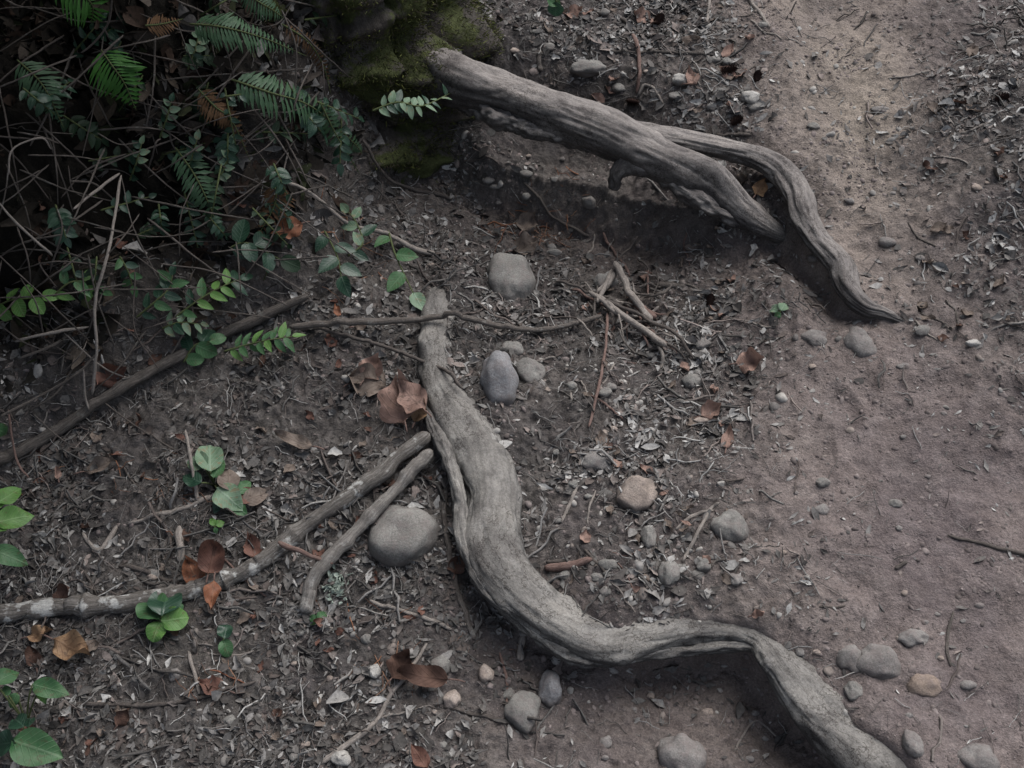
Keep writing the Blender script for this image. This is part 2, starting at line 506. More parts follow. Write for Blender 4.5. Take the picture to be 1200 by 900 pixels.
def mat_ground():
    m, nt, _, L = newmat('forest_soil')
    pos = geo_pos(nt)
    z = N(nt, 'ShaderNodeAttribute', attribute_name='zone'); sep = N(nt, 'ShaderNodeSeparateColor'); L.new(z.outputs['Color'], sep.inputs[0])
    trail, lit, bank, hol = sep.outputs[0], sep.outputs[1], sep.outputs[2], z.outputs['Alpha']
    n1 = noise(nt, pos, 3.2, 5, .6); n2 = noise(nt, pos, 28, 6, .7); n3 = noise(nt, pos, 240, 4, .75); n4 = noise(nt, pos, 9, 4, .6)
    soil = ramp(nt, [(.3, (.05, .047, .045)), (.5, (.085, .080, .077)), (.7, (.135, .127, .123))]); L.new(n2, soil.inputs[0])
    dust = ramp(nt, [(.26, (.128, .107, .103)), (.5, (.178, .152, .147)), (.74, (.24, .21, .203))]); L.new(n2, dust.inputs[0])
    tm = math_(nt, 'ADD', trail, math_(nt, 'MULTIPLY', math_(nt, 'SUBTRACT', n4, .5), 1.1)); tm = math_(nt, 'MULTIPLY', tm, 1.0, True)
    c = mix(nt, tm, soil.outputs[0], dust.outputs[0])
    dr = N(nt, 'ShaderNodeAttribute', attribute_name='dry')  # sunny patch of the trail painted in as paler, drier soil
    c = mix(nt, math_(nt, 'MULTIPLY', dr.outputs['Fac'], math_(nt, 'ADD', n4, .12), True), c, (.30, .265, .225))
    big = ramp(nt, [(.35, (.78, .76, .78)), (.65, (1.2, 1.17, 1.12))]); L.new(n1, big.inputs[0])
    c = mix(nt, 1., c, big.outputs[0], 'MULTIPLY')
    c = mix(nt, bank, c, (.010, .009, .0075))  # bank's shade painted in over the dark humus colour
    c = mix(nt, math_(nt, 'MULTIPLY', hol, .5), c, (.125, .098, .088))
    g = ramp(nt, [(.3, (.58, .58, .58)), (.5, (.96, .96, .96)), (.7, (1.5, 1.48, 1.46))]); L.new(n3, g.inputs[0])
    c = mix(nt, .8, c, g.outputs[0], 'MULTIPLY')
    v = N(nt, 'ShaderNodeTexVoronoi'); v.inputs['Scale'].default_value = 120; L.new(pos, v.inputs['Vector'])
    vs = ramp(nt, [(.05, (1.5, 1.5, 1.5)), (.16, (1, 1, 1))]); L.new(v.outputs['Distance'], vs.inputs[0])
    c = mix(nt, .5, c, vs.outputs[0], 'MULTIPLY')
    hh = math_(nt, 'ADD', math_(nt, 'MULTIPLY', n3, .7), math_(nt, 'ADD', n2, math_(nt, 'MULTIPLY', noise(nt, pos, 90, 4, .75), 1.0)))
    finish(nt, c, hh, .007, .9, .97, .12)
    return m


def mat_litter(name, cols, rough=.9, sub=None, grain=180):
    """every loose scrap takes its own tone from a list"""
    m, nt, _, L = newmat(name)
    g = N(nt, 'ShaderNodeNewGeometry')
    n = len(cols)
    r = ramp(nt, [((i + .0) / n, c) for i, c in enumerate(cols)], 'CONSTANT'); L.new(g.outputs['Random Per Island'], r.inputs[0])
    n1 = noise(nt, g.outputs['Position'], grain, 4, .7)
    k = ramp(nt, [(.3, (.6, .6, .6)), (.7, (1.35, 1.35, 1.35))]); L.new(n1, k.inputs[0])
    c = mix(nt, 1., r.outputs[0], k.outputs[0], 'MULTIPLY')
    finish(nt, c, n1, .001, .6, rough, .2, sub)
    return m


def mat_bark(name, dark, mid, pale, patch=None, scale=1., pscale=14., pthr=.55, dist=.004, dust=None, bury=False, al=7., ac=2.2, ck=.38, iso=0.):
    m, nt, _, L = newmat(name)
    a = N(nt, 'ShaderNodeAttribute', attribute_name='tc')
    mp = N(nt, 'ShaderNodeMapping'); mp.inputs['Scale'].default_value = (al * scale, ac, ac); L.new(a.outputs['Vector'], mp.inputs[0])
    pos = geo_pos(nt)
    n1 = noise(nt, mp.outputs[0], 2.2, 7, .65)
    mp2 = N(nt, 'ShaderNodeMapping'); mp2.inputs['Scale'].default_value = (18 * scale, 9, 9); L.new(a.outputs['Vector'], mp2.inputs[0])
    n2 = noise(nt, mp2.outputs[0], 2.5, 5, .7)
    n3 = noise(nt, pos, 260, 4, .7)
    if iso:
        n2 = noise(nt, pos, iso, 6, .7)
    r = ramp(nt, [(.3, dark), (.5, mid), (.68, pale)]); L.new(math_(nt, 'ADD', math_(nt, 'MULTIPLY', n1, .6), math_(nt, 'MULTIPLY', n2, .4)), r.inputs[0])
    c = r.outputs[0]
    if patch:
        n4 = noise(nt, pos, pscale, 5, .65)
        k = ramp(nt, [(pthr, (0, 0, 0)), (pthr + .06, (1, 1, 1))]); L.new(n4, k.inputs[0])
        c = mix(nt, k.outputs[0], c, patch)
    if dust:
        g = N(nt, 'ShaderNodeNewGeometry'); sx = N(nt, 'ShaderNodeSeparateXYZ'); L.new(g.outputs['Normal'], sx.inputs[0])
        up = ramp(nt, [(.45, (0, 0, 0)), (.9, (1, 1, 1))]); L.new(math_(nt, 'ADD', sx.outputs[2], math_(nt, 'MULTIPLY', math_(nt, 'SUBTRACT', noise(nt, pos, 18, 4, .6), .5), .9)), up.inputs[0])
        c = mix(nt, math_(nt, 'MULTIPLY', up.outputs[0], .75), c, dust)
    if bury:
        sl_ = N(nt, 'ShaderNodeSeparateXYZ'); L.new(a.outputs['Vector'], sl_.inputs[0])
        bk = ramp(nt, [(.12, (1, 1, 1)), (.34, (0, 0, 0))]); L.new(math_(nt, 'ADD', sl_.outputs[0], math_(nt, 'MULTIPLY', math_(nt, 'SUBTRACT', noise(nt, pos, 26, 5, .7), .5), .5)), bk.inputs[0])
        c = mix(nt, math_(nt, 'MULTIPLY', bk.outputs[0], .9), c, (.13, .122, .116))
    if dust:
        nb = noise(nt, pos, 11, 5, .65)
        kb = ramp(nt, [(.34, (.55, .54, .55)), (.5, (1, 1, 1)), (.66, (1.3, 1.3, 1.28))]); L.new(nb, kb.inputs[0])
        c = mix(nt, .9, c, kb.outputs[0], 'MULTIPLY')
        mc = N(nt, 'ShaderNodeMapping'); mc.inputs['Scale'].default_value = (6, 1.0, 1.0); L.new(a.outputs['Vector'], mc.inputs[0])
        vo = N(nt, 'ShaderNodeTexVoronoi', feature='DISTANCE_TO_EDGE'); vo.inputs['Scale'].default_value = 2.6
        wob = N(nt, 'ShaderNodeVectorMath', operation='ADD'); L.new(mc.outputs[0], wob.inputs[0]); L.new(noise(nt, pos, 25, 4, .7, 1), wob.inputs[1]); L.new(wob.outputs[0], vo.inputs['Vector'])
        vk = ramp(nt, [(.0, (.25, .23, .22)), (.02, (.55, .53, .52)), (.05, (1, 1, 1))]); L.new(vo.outputs['Distance'], vk.inputs[0])
        msk = ramp(nt, [(.38, (0, 0, 0)), (.5, (1, 1, 1))]); L.new(noise(nt, pos, 7, 3, .5), msk.inputs[0])
        c = mix(nt, math_(nt, 'MULTIPLY', msk.outputs[0], .85), c, mix(nt, 1., c, vk.outputs[0], 'MULTIPLY'))
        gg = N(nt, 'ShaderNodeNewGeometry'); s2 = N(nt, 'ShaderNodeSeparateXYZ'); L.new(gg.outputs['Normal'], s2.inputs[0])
        under_shade = ramp(nt, [(.25, (.30, .295, .31)), (.62, (1, 1, 1))]); L.new(math_(nt, 'ADD', math_(nt, 'MULTIPLY', s2.outputs[2], .5), math_(nt, 'ADD', math_(nt, 'MULTIPLY', nb, .3), .1)), under_shade.inputs[0])
        c = mix(nt, .8, c, under_shade.outputs[0], 'MULTIPLY')  # darkens faces turned down: underside shading put into the bark colour
    k = ramp(nt, [(.3, (.65, .65, .65)), (.7, (1.3, 1.3, 1.3))]); L.new(n3, k.inputs[0])
    c = mix(nt, .8, c, k.outputs[0], 'MULTIPLY')
    crack = ramp(nt, [(.40, (1, 1, 1)), (.47, (.25, .22, .2)), (.52, (1, 1, 1))]); L.new(n1, crack.inputs[0])
    c = mix(nt, ck, c, crack.outputs[0], 'MULTIPLY')
    hh = math_(nt, 'ADD', math_(nt, 'MULTIPLY', n1, 1.4), math_(nt, 'ADD', n2, math_(nt, 'MULTIPLY', n3, .3)))
    finish(nt, c, hh, dist, .8, .85, .25)
    return m


def mat_rock(name, a, b, c3, dust=(.15, .125, .12), damt=.6):
    m, nt, _, L = newmat(name)
    tcn = N(nt, 'ShaderNodeTexCoord'); pos = geo_pos(nt)
    n1 = noise(nt, pos, 22, 5, .6); n2 = noise(nt, pos, 300, 4, .8); n3 = noise(nt, pos, 60, 4, .7)
    r = ramp(nt, [(.3, a), (.5, b), (.7, c3)]); L.new(n1, r.inputs[0])
    k = ramp(nt, [(.35, (.6, .6, .6)), (.65, (1.35, 1.35, 1.35))]); L.new(n2, k.inputs[0])
    c = mix(nt, .8, r.outputs[0], k.outputs[0], 'MULTIPLY')
    dn = ramp(nt, [(.45, (0, 0, 0)), (.65, (1, 1, 1))]); L.new(n3, dn.inputs[0])
    c = mix(nt, math_(nt, 'MULTIPLY', dn.outputs[0], damt), c, dust)
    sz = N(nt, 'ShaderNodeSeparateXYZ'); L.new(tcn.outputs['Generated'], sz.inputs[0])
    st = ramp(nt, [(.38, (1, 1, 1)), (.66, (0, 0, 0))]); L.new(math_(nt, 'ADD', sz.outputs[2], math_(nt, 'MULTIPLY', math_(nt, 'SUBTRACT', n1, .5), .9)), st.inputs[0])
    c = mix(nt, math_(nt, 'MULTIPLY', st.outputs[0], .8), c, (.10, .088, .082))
    hh = math_(nt, 'ADD', n3, math_(nt, 'MULTIPLY', n2, .5))
    finish(nt, c, hh, .003, .8, .9, .2)
    return m


def mat_leaf(name, a, b, vein, sub=.3, rough=.5, spec=.4, blot=None, wave_d=.0012):
    m, nt, _, L = newmat(name)
    at_ = N(nt, 'ShaderNodeAttribute', attribute_name='tc'); sp = N(nt, 'ShaderNodeSeparateXYZ'); L.new(at_.outputs['Vector'], sp.inputs[0])
    pos = geo_pos(nt)
    n1 = noise(nt, pos, 45, 5, .65)
    r = ramp(nt, [(.35, a), (.65, b)]); L.new(n1, r.inputs[0]); c = r.outputs[0]
    if blot:
        k = ramp(nt, [(.56, (0, 0, 0)), (.63, (1, 1, 1))]); L.new(noise(nt, pos, 95, 4, .6), k.inputs[0])
        c = mix(nt, math_(nt, 'MULTIPLY', k.outputs[0], .8), c, blot)
    av = math_(nt, 'ABSOLUTE', sp.outputs[1])
    ph = math_(nt, 'SUBTRACT', math_(nt, 'MULTIPLY', sp.outputs[0], 44), math_(nt, 'MULTIPLY', av, 13))
    sv = math_(nt, 'SINE', ph)
    side = ramp(nt, [(.82, (0, 0, 0)), (.98, (1, 1, 1))]); L.new(sv, side.inputs[0])
    mid = ramp(nt, [(.03, (1, 1, 1)), (.10, (0, 0, 0))]); L.new(av, mid.inputs[0])
    vv = mix(nt, 1., side.outputs[0], mid.outputs[0], 'LIGHTEN')
    c = mix(nt, math_(nt, 'MULTIPLY', vv, .55), c, vein)
    hh = math_(nt, 'SUBTRACT', n1, math_(nt, 'MULTIPLY', vv, .5))
    finish(nt, c, hh, wave_d, .8, rough, spec, sub)
    return m


M = {}
M['ground'] = mat_ground()
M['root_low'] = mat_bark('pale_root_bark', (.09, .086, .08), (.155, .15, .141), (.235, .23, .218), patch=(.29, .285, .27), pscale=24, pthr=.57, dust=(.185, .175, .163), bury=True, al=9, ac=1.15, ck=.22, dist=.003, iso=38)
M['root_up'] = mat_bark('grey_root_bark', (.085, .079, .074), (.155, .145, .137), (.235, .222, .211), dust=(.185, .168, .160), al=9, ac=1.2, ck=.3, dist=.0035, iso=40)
M['moss_trunk'] = mat_bark('shaded_trunk_bark', (.03, .027, .023), (.065, .057, .05), (.12, .11, .097), patch=(.06, .07, .025), pscale=9, pthr=.48, dist=.01)
M['stick_brown'] = mat_bark('brown_stick_bark', (.07, .06, .052), (.14, .122, .11), (.23, .21, .19), patch=(.24, .23, .215), pscale=35, pthr=.6, scale=2)
M['stick_birch'] = mat_bark('lichened_white_bark', (.06, .052, .045), (.15, .137, .125), (.26, .25, .235), patch=(.50, .50, .48), pscale=26, pthr=.545, scale=2)
M['stick_pale2'] = mat_bark('scuffed_grey_bark', (.12, .108, .098), (.21, .195, .18), (.31, .295, .275), patch=(.30, .29, .275), pscale=40, pthr=.58, scale=2)
M['stick_pale'] = mat_bark('pale_twig_bark', (.13, .115, .10), (.23, .205, .185), (.34, .31, .285), scale=3, dist=.001)
M['stick_dark'] = mat_bark('dark_twig_bark', (.04, .034, .03), (.085, .073, .066), (.14, .125, .113), scale=3, dist=.001)
M['stick_red'] = mat_bark('red_twig_bark', (.09, .058, .047), (.16, .105, .09), (.23, .17, .15), scale=3, dist=.001)
M['log'] = mat_bark('weathered_branch_bark', (.05, .045, .04), (.11, .097, .088), (.18, .165, .15), patch=(.15, .145, .135), pscale=30, pthr=.6, scale=2)
M['rock_grey'] = mat_rock('grey_stone', (.125, .12, .112), (.165, .16, .15), (.22, .215, .20), damt=.5)
M['rock_blue'] = mat_rock('bluish_stone', (.15, .15, .156), (.19, .19, .197), (.24, .24, .245), damt=.5)
M['rock_tan'] = mat_rock('tan_stone', (.20, .165, .14), (.27, .225, .195), (.34, .295, .26), damt=.3)
M['rock_pale'] = mat_rock('pale_stone', (.22, .21, .20), (.30, .29, .27), (.38, .37, .35), damt=.3)
M['rock_dirt'] = mat_rock('dirt_coated_stone', (.13, .121, .115), (.165, .155, .148), (.21, .20, .19), damt=.55)
M['rock_orange'] = mat_rock('orange_stone', (.18, .14, .115), (.22, .175, .145), (.26, .22, .185), damt=.5)
M['fern'] = mat_leaf('fresh_fern_green', (.035, .13, .02), (.06, .19, .035), (.10, .24, .06), .35)
M['fern_blue'] = mat_leaf('dull_fern_green', (.035, .085, .04), (.065, .13, .068), (.1, .17, .1), .25)
M['fern_dead'] = mat_leaf('dry_fern_brown', (.07, .04, .022), (.14, .085, .05), (.15, .10, .06), .15, .9, .1)
M['leaf_bright'] = mat_leaf('bright_leaf_green', (.075, .18, .04), (.12, .25, .065), (.2, .34, .13), .3, blot=(.11, .15, .05))
M['leaf_mid'] = mat_leaf('mid_leaf_green', (.04, .12, .045), (.07, .155, .065), (.13, .22, .12), .3, blot=(.07, .09, .04))
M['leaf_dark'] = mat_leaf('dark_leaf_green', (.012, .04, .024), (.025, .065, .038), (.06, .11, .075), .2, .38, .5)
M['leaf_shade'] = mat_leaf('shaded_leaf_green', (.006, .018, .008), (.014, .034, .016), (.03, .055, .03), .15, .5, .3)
M['leaf_greygreen'] = mat_leaf('grey_green_leaf', (.10, .17, .10), (.17, .25, .17), (.25, .33, .25), .2, .6, .3, blot=(.2, .17, .1))
M['dead_pink'] = mat_leaf('pinkish_dead_leaf', (.20, .125, .10), (.30, .20, .165), (.25, .17, .14), .15, .75, .2, blot=(.13, .09, .075))
M['dead_orange'] = mat_leaf('orange_dead_leaf', (.15, .058, .032), (.23, .095, .05), (.24, .13, .08), .15, .6, .3, blot=(.09, .045, .03))
M['dead_tan'] = mat_leaf('tan_dead_leaf', (.20, .12, .07), (.29, .19, .11), (.17, .10, .06), .15, .6, .3, blot=(.11, .065, .04))
M['dead_red'] = mat_leaf('red_brown_dead_leaf', (.10, .048, .036), (.16, .08, .06), (.13, .07, .05), .1, .65, .3, blot=(.06, .032, .025))
M['dead_grey'] = mat_leaf('grey_dead_leaf', (.12, .095, .08), (.20, .165, .14), (.14, .11, .09), .1, .85, .15, blot=(.08, .06, .05))
M['dead_dark'] = mat_leaf('dark_dead_leaf', (.06, .035, .027), (.11, .065, .05), (.07, .04, .03), .1, .8, .2)
M['stem'] = mat_bark('green_stem', (.04, .05, .02), (.07, .09, .035), (.11, .13, .06), scale=3, dist=.0005)
M['lichen'] = mat_leaf('grey_green_lichen', (.30, .36, .31), (.42, .48, .42), (.4, .45, .4), .2, .9, .1)
M['moss'] = mat_litter('moss_green', [(.05, .058, .02), (.065, .075, .024), (.10, .11, .03), (.038, .038, .022), (.06, .05, .034)], sub=.1)
M['cone'] = mat_bark('dark_cone', (.015, .008, .007), (.035, .018, .014), (.06, .035, .03), scale=4, dist=.001)
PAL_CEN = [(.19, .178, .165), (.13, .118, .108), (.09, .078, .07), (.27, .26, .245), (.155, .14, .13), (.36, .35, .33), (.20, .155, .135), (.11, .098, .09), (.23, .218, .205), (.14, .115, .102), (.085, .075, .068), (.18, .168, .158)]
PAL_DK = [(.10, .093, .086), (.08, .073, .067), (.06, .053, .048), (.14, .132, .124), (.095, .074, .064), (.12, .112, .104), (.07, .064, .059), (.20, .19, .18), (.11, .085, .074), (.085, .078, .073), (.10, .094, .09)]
PAL_BANK = [(.03, .025, .02), (.018, .015, .012), (.045, .036, .028), (.012, .011, .009), (.06, .05, .042), (.028, .018, .013), (.022, .026, .012)]  # bank litter tones darkened, shade put into the colour
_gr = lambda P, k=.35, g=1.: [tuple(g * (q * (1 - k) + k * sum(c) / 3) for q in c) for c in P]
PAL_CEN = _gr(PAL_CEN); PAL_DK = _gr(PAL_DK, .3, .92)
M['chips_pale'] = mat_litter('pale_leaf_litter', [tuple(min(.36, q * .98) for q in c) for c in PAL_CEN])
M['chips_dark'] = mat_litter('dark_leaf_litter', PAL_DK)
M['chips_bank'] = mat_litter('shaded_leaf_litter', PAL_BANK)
M['needles_red'] = mat_litter('rusty_needles', [(.20, .095, .055), (.15, .07, .045), (.26, .15, .10), (.12, .07, .05)])
M['gravel'] = mat_litter('mixed_gravel', [(.16, .15, .14), (.21, .20, .19), (.12, .11, .105), (.26, .25, .235), (.14, .12, .115), (.18, .155, .14), (.3, .285, .265)], grain=90)
M['clods'] = mat_litter('dirt_crumbs', [(.12, .10, .095), (.155, .13, .124), (.18, .153, .146), (.10, .085, .08), (.14, .118, .112)], grain=90)

# ------------------------------------------------------------------ ground
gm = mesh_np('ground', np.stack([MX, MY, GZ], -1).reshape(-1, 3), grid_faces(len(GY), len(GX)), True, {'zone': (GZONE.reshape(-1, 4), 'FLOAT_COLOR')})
_bx = MX.ravel(); _by = MY.ravel()
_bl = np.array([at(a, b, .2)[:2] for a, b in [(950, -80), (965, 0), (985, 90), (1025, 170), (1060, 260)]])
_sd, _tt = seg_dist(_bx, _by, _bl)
_sunny_dry = np.exp(-(_sd / .16) ** 2) * (1 - .6 * sstep(.6, 1, _tt))  # strip mask of the sunlit patch painted over the drier trail soil
_da = gm.attributes.new('dry', 'FLOAT', 'POINT'); _da.data.foreach_set('value', _sunny_dry.astype(np.float32))
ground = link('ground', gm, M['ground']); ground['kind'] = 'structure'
ground['label'] = 'dusty grey brown soil of the path and the forest floor'


# ------------------------------------------------------------------ loose litter (uncountable)
def in_view(x, y, z, m=40):
    P = np.stack([x, y, z], -1) - CAM
    w = P @ FWD; u = P @ RGT / w * FO + 600; v = 450 - (P @ UPV) / w * FO
    return (u > -m) & (u < 1200 + m) & (v > -m) & (v < 900 + m), u, v


def scatter(name, N_, dens, templates, size, mat, tilt=.5, sink=0., seed=1, label='', flatten=(1, 1, 1), smooth=True, sigma=.62, big_near=None, lift=0.):
    r = np.random.default_rng(seed)
    x = r.uniform(XS[0] + .05, XS[-1] - .05, N_ * 7); y = r.uniform(YS[0] + .05, YS[-1] - .05, N_ * 7)
    z = gz(x, y); vis, u, v = in_view(x, y, z)
    zn = gz(x, y, FZONE)
    clump = .45 + 1.25 * fbm(x * 8, y * 8, octv=3, seed=seed + 70)
    p = dens(zn, u, v) * np.clip(clump, .05, 1.4)
    ok = vis & (r.random(len(x)) < p)
    idx = np.nonzero(ok)[0][:N_]
    x, y, z = x[idx], y[idx], z[idx]; n = len(x)
    nn = gnorm(x, y, .006)
    nn = nn + r.normal(0, tilt, (n, 3)) * np.array([1, 1, .3]); nn /= np.linalg.norm(nn, axis=1, keepdims=True)
    a = r.uniform(0, 2 * math.pi, n)
    t = np.stack([np.cos(a), np.sin(a), np.zeros(n)], -1); t -= (t * nn).sum(1)[:, None] * nn; t /= np.linalg.norm(t, axis=1, keepdims=True)
    b = np.cross(nn, t)
    Rm = np.stack([t, b, nn], -1)
    s = size * np.exp(r.normal(0, sigma, n)); s = np.clip(s, size * .3, size * 3.0)
    sc = s[:, None] * np.array(flatten)[None] * np.exp(r.normal(0, .18, (n, 3)))
    k = r.integers(0, len(templates), n)
    Vs = []; Fs = []; off = 0
    for ti, (V0, F0) in enumerate(templates):
        q = np.nonzero(k == ti)[0]
        if not len(q): continue
        V = V0[None] * sc[q][:, None, :]
        V = np.einsum('nij,nkj->nki', Rm[q], V) + np.stack([x[q], y[q], z[q] + lift - sink * s[q]], -1)[:, None, :]
        F = (F0[None] + (np.arange(len(q)) * len(V0))[:, None, None]).reshape(-1, F0.shape[1]) + off
        Vs.append(V.reshape(-1, 3)); Fs.append(F); off += len(q) * len(V0)
    o = link(name, mesh_np(name, np.vstack(Vs), Fs, smooth), mat)
    setp(o, label, 'litter', None, 'stuff')
    print(name, n)
    return o


def chip_templates(k, seed, wmin=.16, wmax=.4, curl=.6):
    r = np.random.default_rng(seed); out = []
    for i in range(k):
        nu, nv = 5, 3
        u = np.linspace(-.5, .5, nu); v = np.linspace(-1, 1, nv)
        U, V = np.meshgrid(u, v, indexing='ij')
        w = (np.cos(U * math.pi * .93) ** r.uniform(.5, 1.1) + .03) * r.uniform(wmin, wmax) / 2
        w = w * (1 + r.normal(0, .22, (nu, 1)))
        Z = r.uniform(-.1, curl) * np.abs(V) * w * 1.6 + r.uniform(-.35, .35) * (U ** 2) + r.normal(0, .035, U.shape)
        Y = V * w + r.uniform(-.3, .3) * U ** 2
        out.append((np.stack([U, Y, Z], -1).reshape(-1, 3), grid_faces(nu, nv)))
    return out


def twig_templates(k, seed, rad=.03):
    r = np.random.default_rng(seed); out = []
    for i in range(k):
        n = 6; u = np.linspace(-.5, .5, n)
        P = np.stack([u, .12 * np.cumsum(r.normal(0, .35, n)), .02 + .05 * r.normal(0, 1, n)], -1)
        th = np.array([0, 2.09, 4.19, ]); V = []
        for j in range(n):
            rr = rad * (1 - .5 * abs(u[j])) 
            V.append(P[j] + rr * np.stack([0 * th, np.cos(th), np.sin(th)], -1))
        out.append((np.vstack(V), grid_faces(n, 3, True)))
    return out


def stone_templates(k, seed, sub=1):
    out = []
    for i in range(k):
        V, F = rock_V(seed * 100 + i, sub + 1 if sub > 1 else 2, .6, 1)
        out.append((V * np.array([1, .75, .6]), F))
    return out


CHIPS = chip_templates(10, 5); CHIPW = chip_templates(8, 6, .35, .62, .8); TW = twig_templates(8, 7); NEED = twig_templates(5, 8, .016); ST = stone_templates(8, 3)
PALE_CT = CTn[:, 5]
_pal = None


def palef(u, v):
    # paleness looked up from the control table (by nearest table entry in picture terms of the ground)
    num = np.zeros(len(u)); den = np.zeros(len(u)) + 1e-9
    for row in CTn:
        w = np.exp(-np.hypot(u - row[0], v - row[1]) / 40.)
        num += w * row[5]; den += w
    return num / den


flo = lambda z: (1 - z[:, 2])
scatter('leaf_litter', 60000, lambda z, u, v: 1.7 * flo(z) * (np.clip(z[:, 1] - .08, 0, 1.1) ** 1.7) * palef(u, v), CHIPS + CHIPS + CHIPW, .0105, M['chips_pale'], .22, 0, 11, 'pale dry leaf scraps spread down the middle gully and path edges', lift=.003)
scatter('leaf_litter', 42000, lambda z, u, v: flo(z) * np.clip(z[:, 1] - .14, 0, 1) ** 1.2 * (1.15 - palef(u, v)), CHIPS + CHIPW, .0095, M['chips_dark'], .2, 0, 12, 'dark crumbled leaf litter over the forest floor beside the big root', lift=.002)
scatter('leaf_litter', 16000, lambda z, u, v: z[:, 2] * .9, CHIPS + CHIPW + TW, .032, M['chips_bank'], .7, 0, 13, 'shade-darkened dead leaves matted on the shaded bank', lift=.006)
scatter('twig_litter', 6500, lambda z, u, v: flo(z) * z[:, 1] ** 1.5 * .8 * palef(u, v), TW, .034, M['chips_pale'], .2, 0, 14, 'pale broken bits of twig among the leaf scraps', lift=.003)
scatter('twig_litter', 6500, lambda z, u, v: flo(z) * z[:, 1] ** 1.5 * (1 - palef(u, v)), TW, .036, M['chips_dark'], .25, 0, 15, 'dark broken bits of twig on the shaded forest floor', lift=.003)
scatter('needle_litter', 16000, lambda z, u, v: flo(z) * z[:, 1] ** 1.2 * .7, NEED, .022, M['chips_pale'], .3, 0, 16, 'thin dry conifer needles sprinkled through the litter', lift=.002)
scatter('leaf_litter', 3500, lambda z, u, v: flo(z) * (.25 + z[:, 0] * .3) , CHIPS, .009, M['chips_pale'], .25, 0, 17, 'tiny pale leaf flakes dusted over the bare path', lift=.001)


def blob(cx, cy, r):
    return lambda z, u, v: np.exp(-(((u - cx[0]) / r[0]) ** 2 + ((v - cy[0]) / r[1]) ** 2)) if np.isscalar(cx[0]) else 0


RUST = [(445, 720, 50, 25), (180, 590, 60, 40), (290, 650, 45, 30), (480, 780, 60, 35), (245, 800, 45, 15), (330, 250, 40, 60), (395, 300, 40, 40), (640, 270, 50, 40)]
scatter('needle_litter', 6000, lambda z, u, v: sum(np.exp(-(((u - a) / c) ** 2 + ((v - b) / d) ** 2)) for a, b, c, d in RUST), NEED + TW[:2], .03, M['needles_red'], .3, 0, 18, 'rusty needles and bark shreds in loose heaps', lift=.003)
scatter('gravel', 6500, lambda z, u, v: flo(z) * (.05 + .8 * z[:, 1] * palef(u, v)), ST, .0042, M['gravel'], .3, .15, 19, 'tiny grey gravel grains scattered between leaf scraps', sigma=.5)
scatter('dirt_crumbs', 20000, lambda z, u, v: flo(z) * (.15 + .75 * (1 - z[:, 1])), stone_templates(5, 9), .0024, M['clods'], .4, .3, 20, 'fine crumbs of dry dirt over the trodden path', sigma=.55)

scatter('leaf_litter', 9000, lambda z, u, v: sstep(0, .2, z[:, 2]) * sstep(120, 330, u + .35 * v) , CHIPS + CHIPW + TW, .020, M['chips_dark'], .6, 0, 24, 'brown leaf scraps and bark bits on the lower bank', lift=.01)
# ------------------------------------------------------------------ the big roots
def build_root(name, paths, mat, label, seed):
    mb = MB()
    for i, (P, R, kw) in enumerate(paths):
        V, F, tc = sweep(P, R, seed=seed + i * 7, **kw)
        mb.add(V, F, tc)
    global up_V
    up_V = np.array(mb.V[0])
    o = mb.build(name, mat)
    return setp(o, label, 'tree root', 'thick exposed tree roots')


ld, lr = world_path(LOWER_ROOT, 620)
lr = lr * np.interp(np.linspace(0, 1, 620), [0, .5, .6, .78, .84, 1], [.92, .92, 1.02, 1.05, 1.2, 1.25])
ld[:, 2] -= .012
lb_, lbr = world_path([(880, 700, -.10, 9), (892, 722, -.06, 13), (897, 742, -.035, 17), (912, 770, -.03, 18)], 80)
# thin secondary ridge hugging the low side of the root
rid = [(496, 455, -.05, 5), (505, 490, -.02, 8), (524, 535, .0, 10), (540, 590, -.005, 10), (546, 640, -.01, 12), (572, 692, -.02, 11), (620, 732, -.04, 12), (672, 766, -.055, 12), (720, 770, -.06, 11), (790, 762, -.05, 10), (850, 757, -.04, 9), (885, 758, -.03, 7)]
rp, rr_ = world_path(rid, 260)
rid2 = [(578, 470, .03, 5), (598, 520, .035, 8), (612, 570, .03, 9), (618, 620, .025, 8), (640, 680, .02, 7), (660, 700, .015, 4)]
rp2, rr2 = world_path(rid2, 160)
build_root('exposed_root', [(ld, lr, dict(nseg=96, flat=.78, a1=.16, a2=.055, f1=10, f2=20, grooves=.03, kr=1.5, bumps=8)), (lb_, lbr, dict(nseg=80, flat=.85, a1=.2, a2=.12, f1=10, f2=22, grooves=.07, bumps=5)),
                            (rp, rr_, dict(nseg=32, a1=.25, a2=.2, f1=22, f2=50, grooves=.15)),
                            ], M['root_low'], 'long pale root winding down the middle from buried end to bottom edge', 3)
up, ur = world_path(UPPER_ROOT, 360)
fp, fr = world_path(FORK_ROOT, 300)
kn, kr_ = world_path([(785, 196, .16, 18), (758, 192, .165, 18), (737, 193, .16, 15), (723, 203, .14, 10), (719, 222, .10, 8)], 70)
ul, ulr = world_path([(535, 112, .16, 14), (565, 130, .175, 13), (600, 143, .175, 13), (650, 155, .17, 12), (700, 168, .165, 12), (750, 188, .155, 13), (800, 222, .135, 12), (850, 252, .10, 9), (900, 276, .05, 5)], 200)
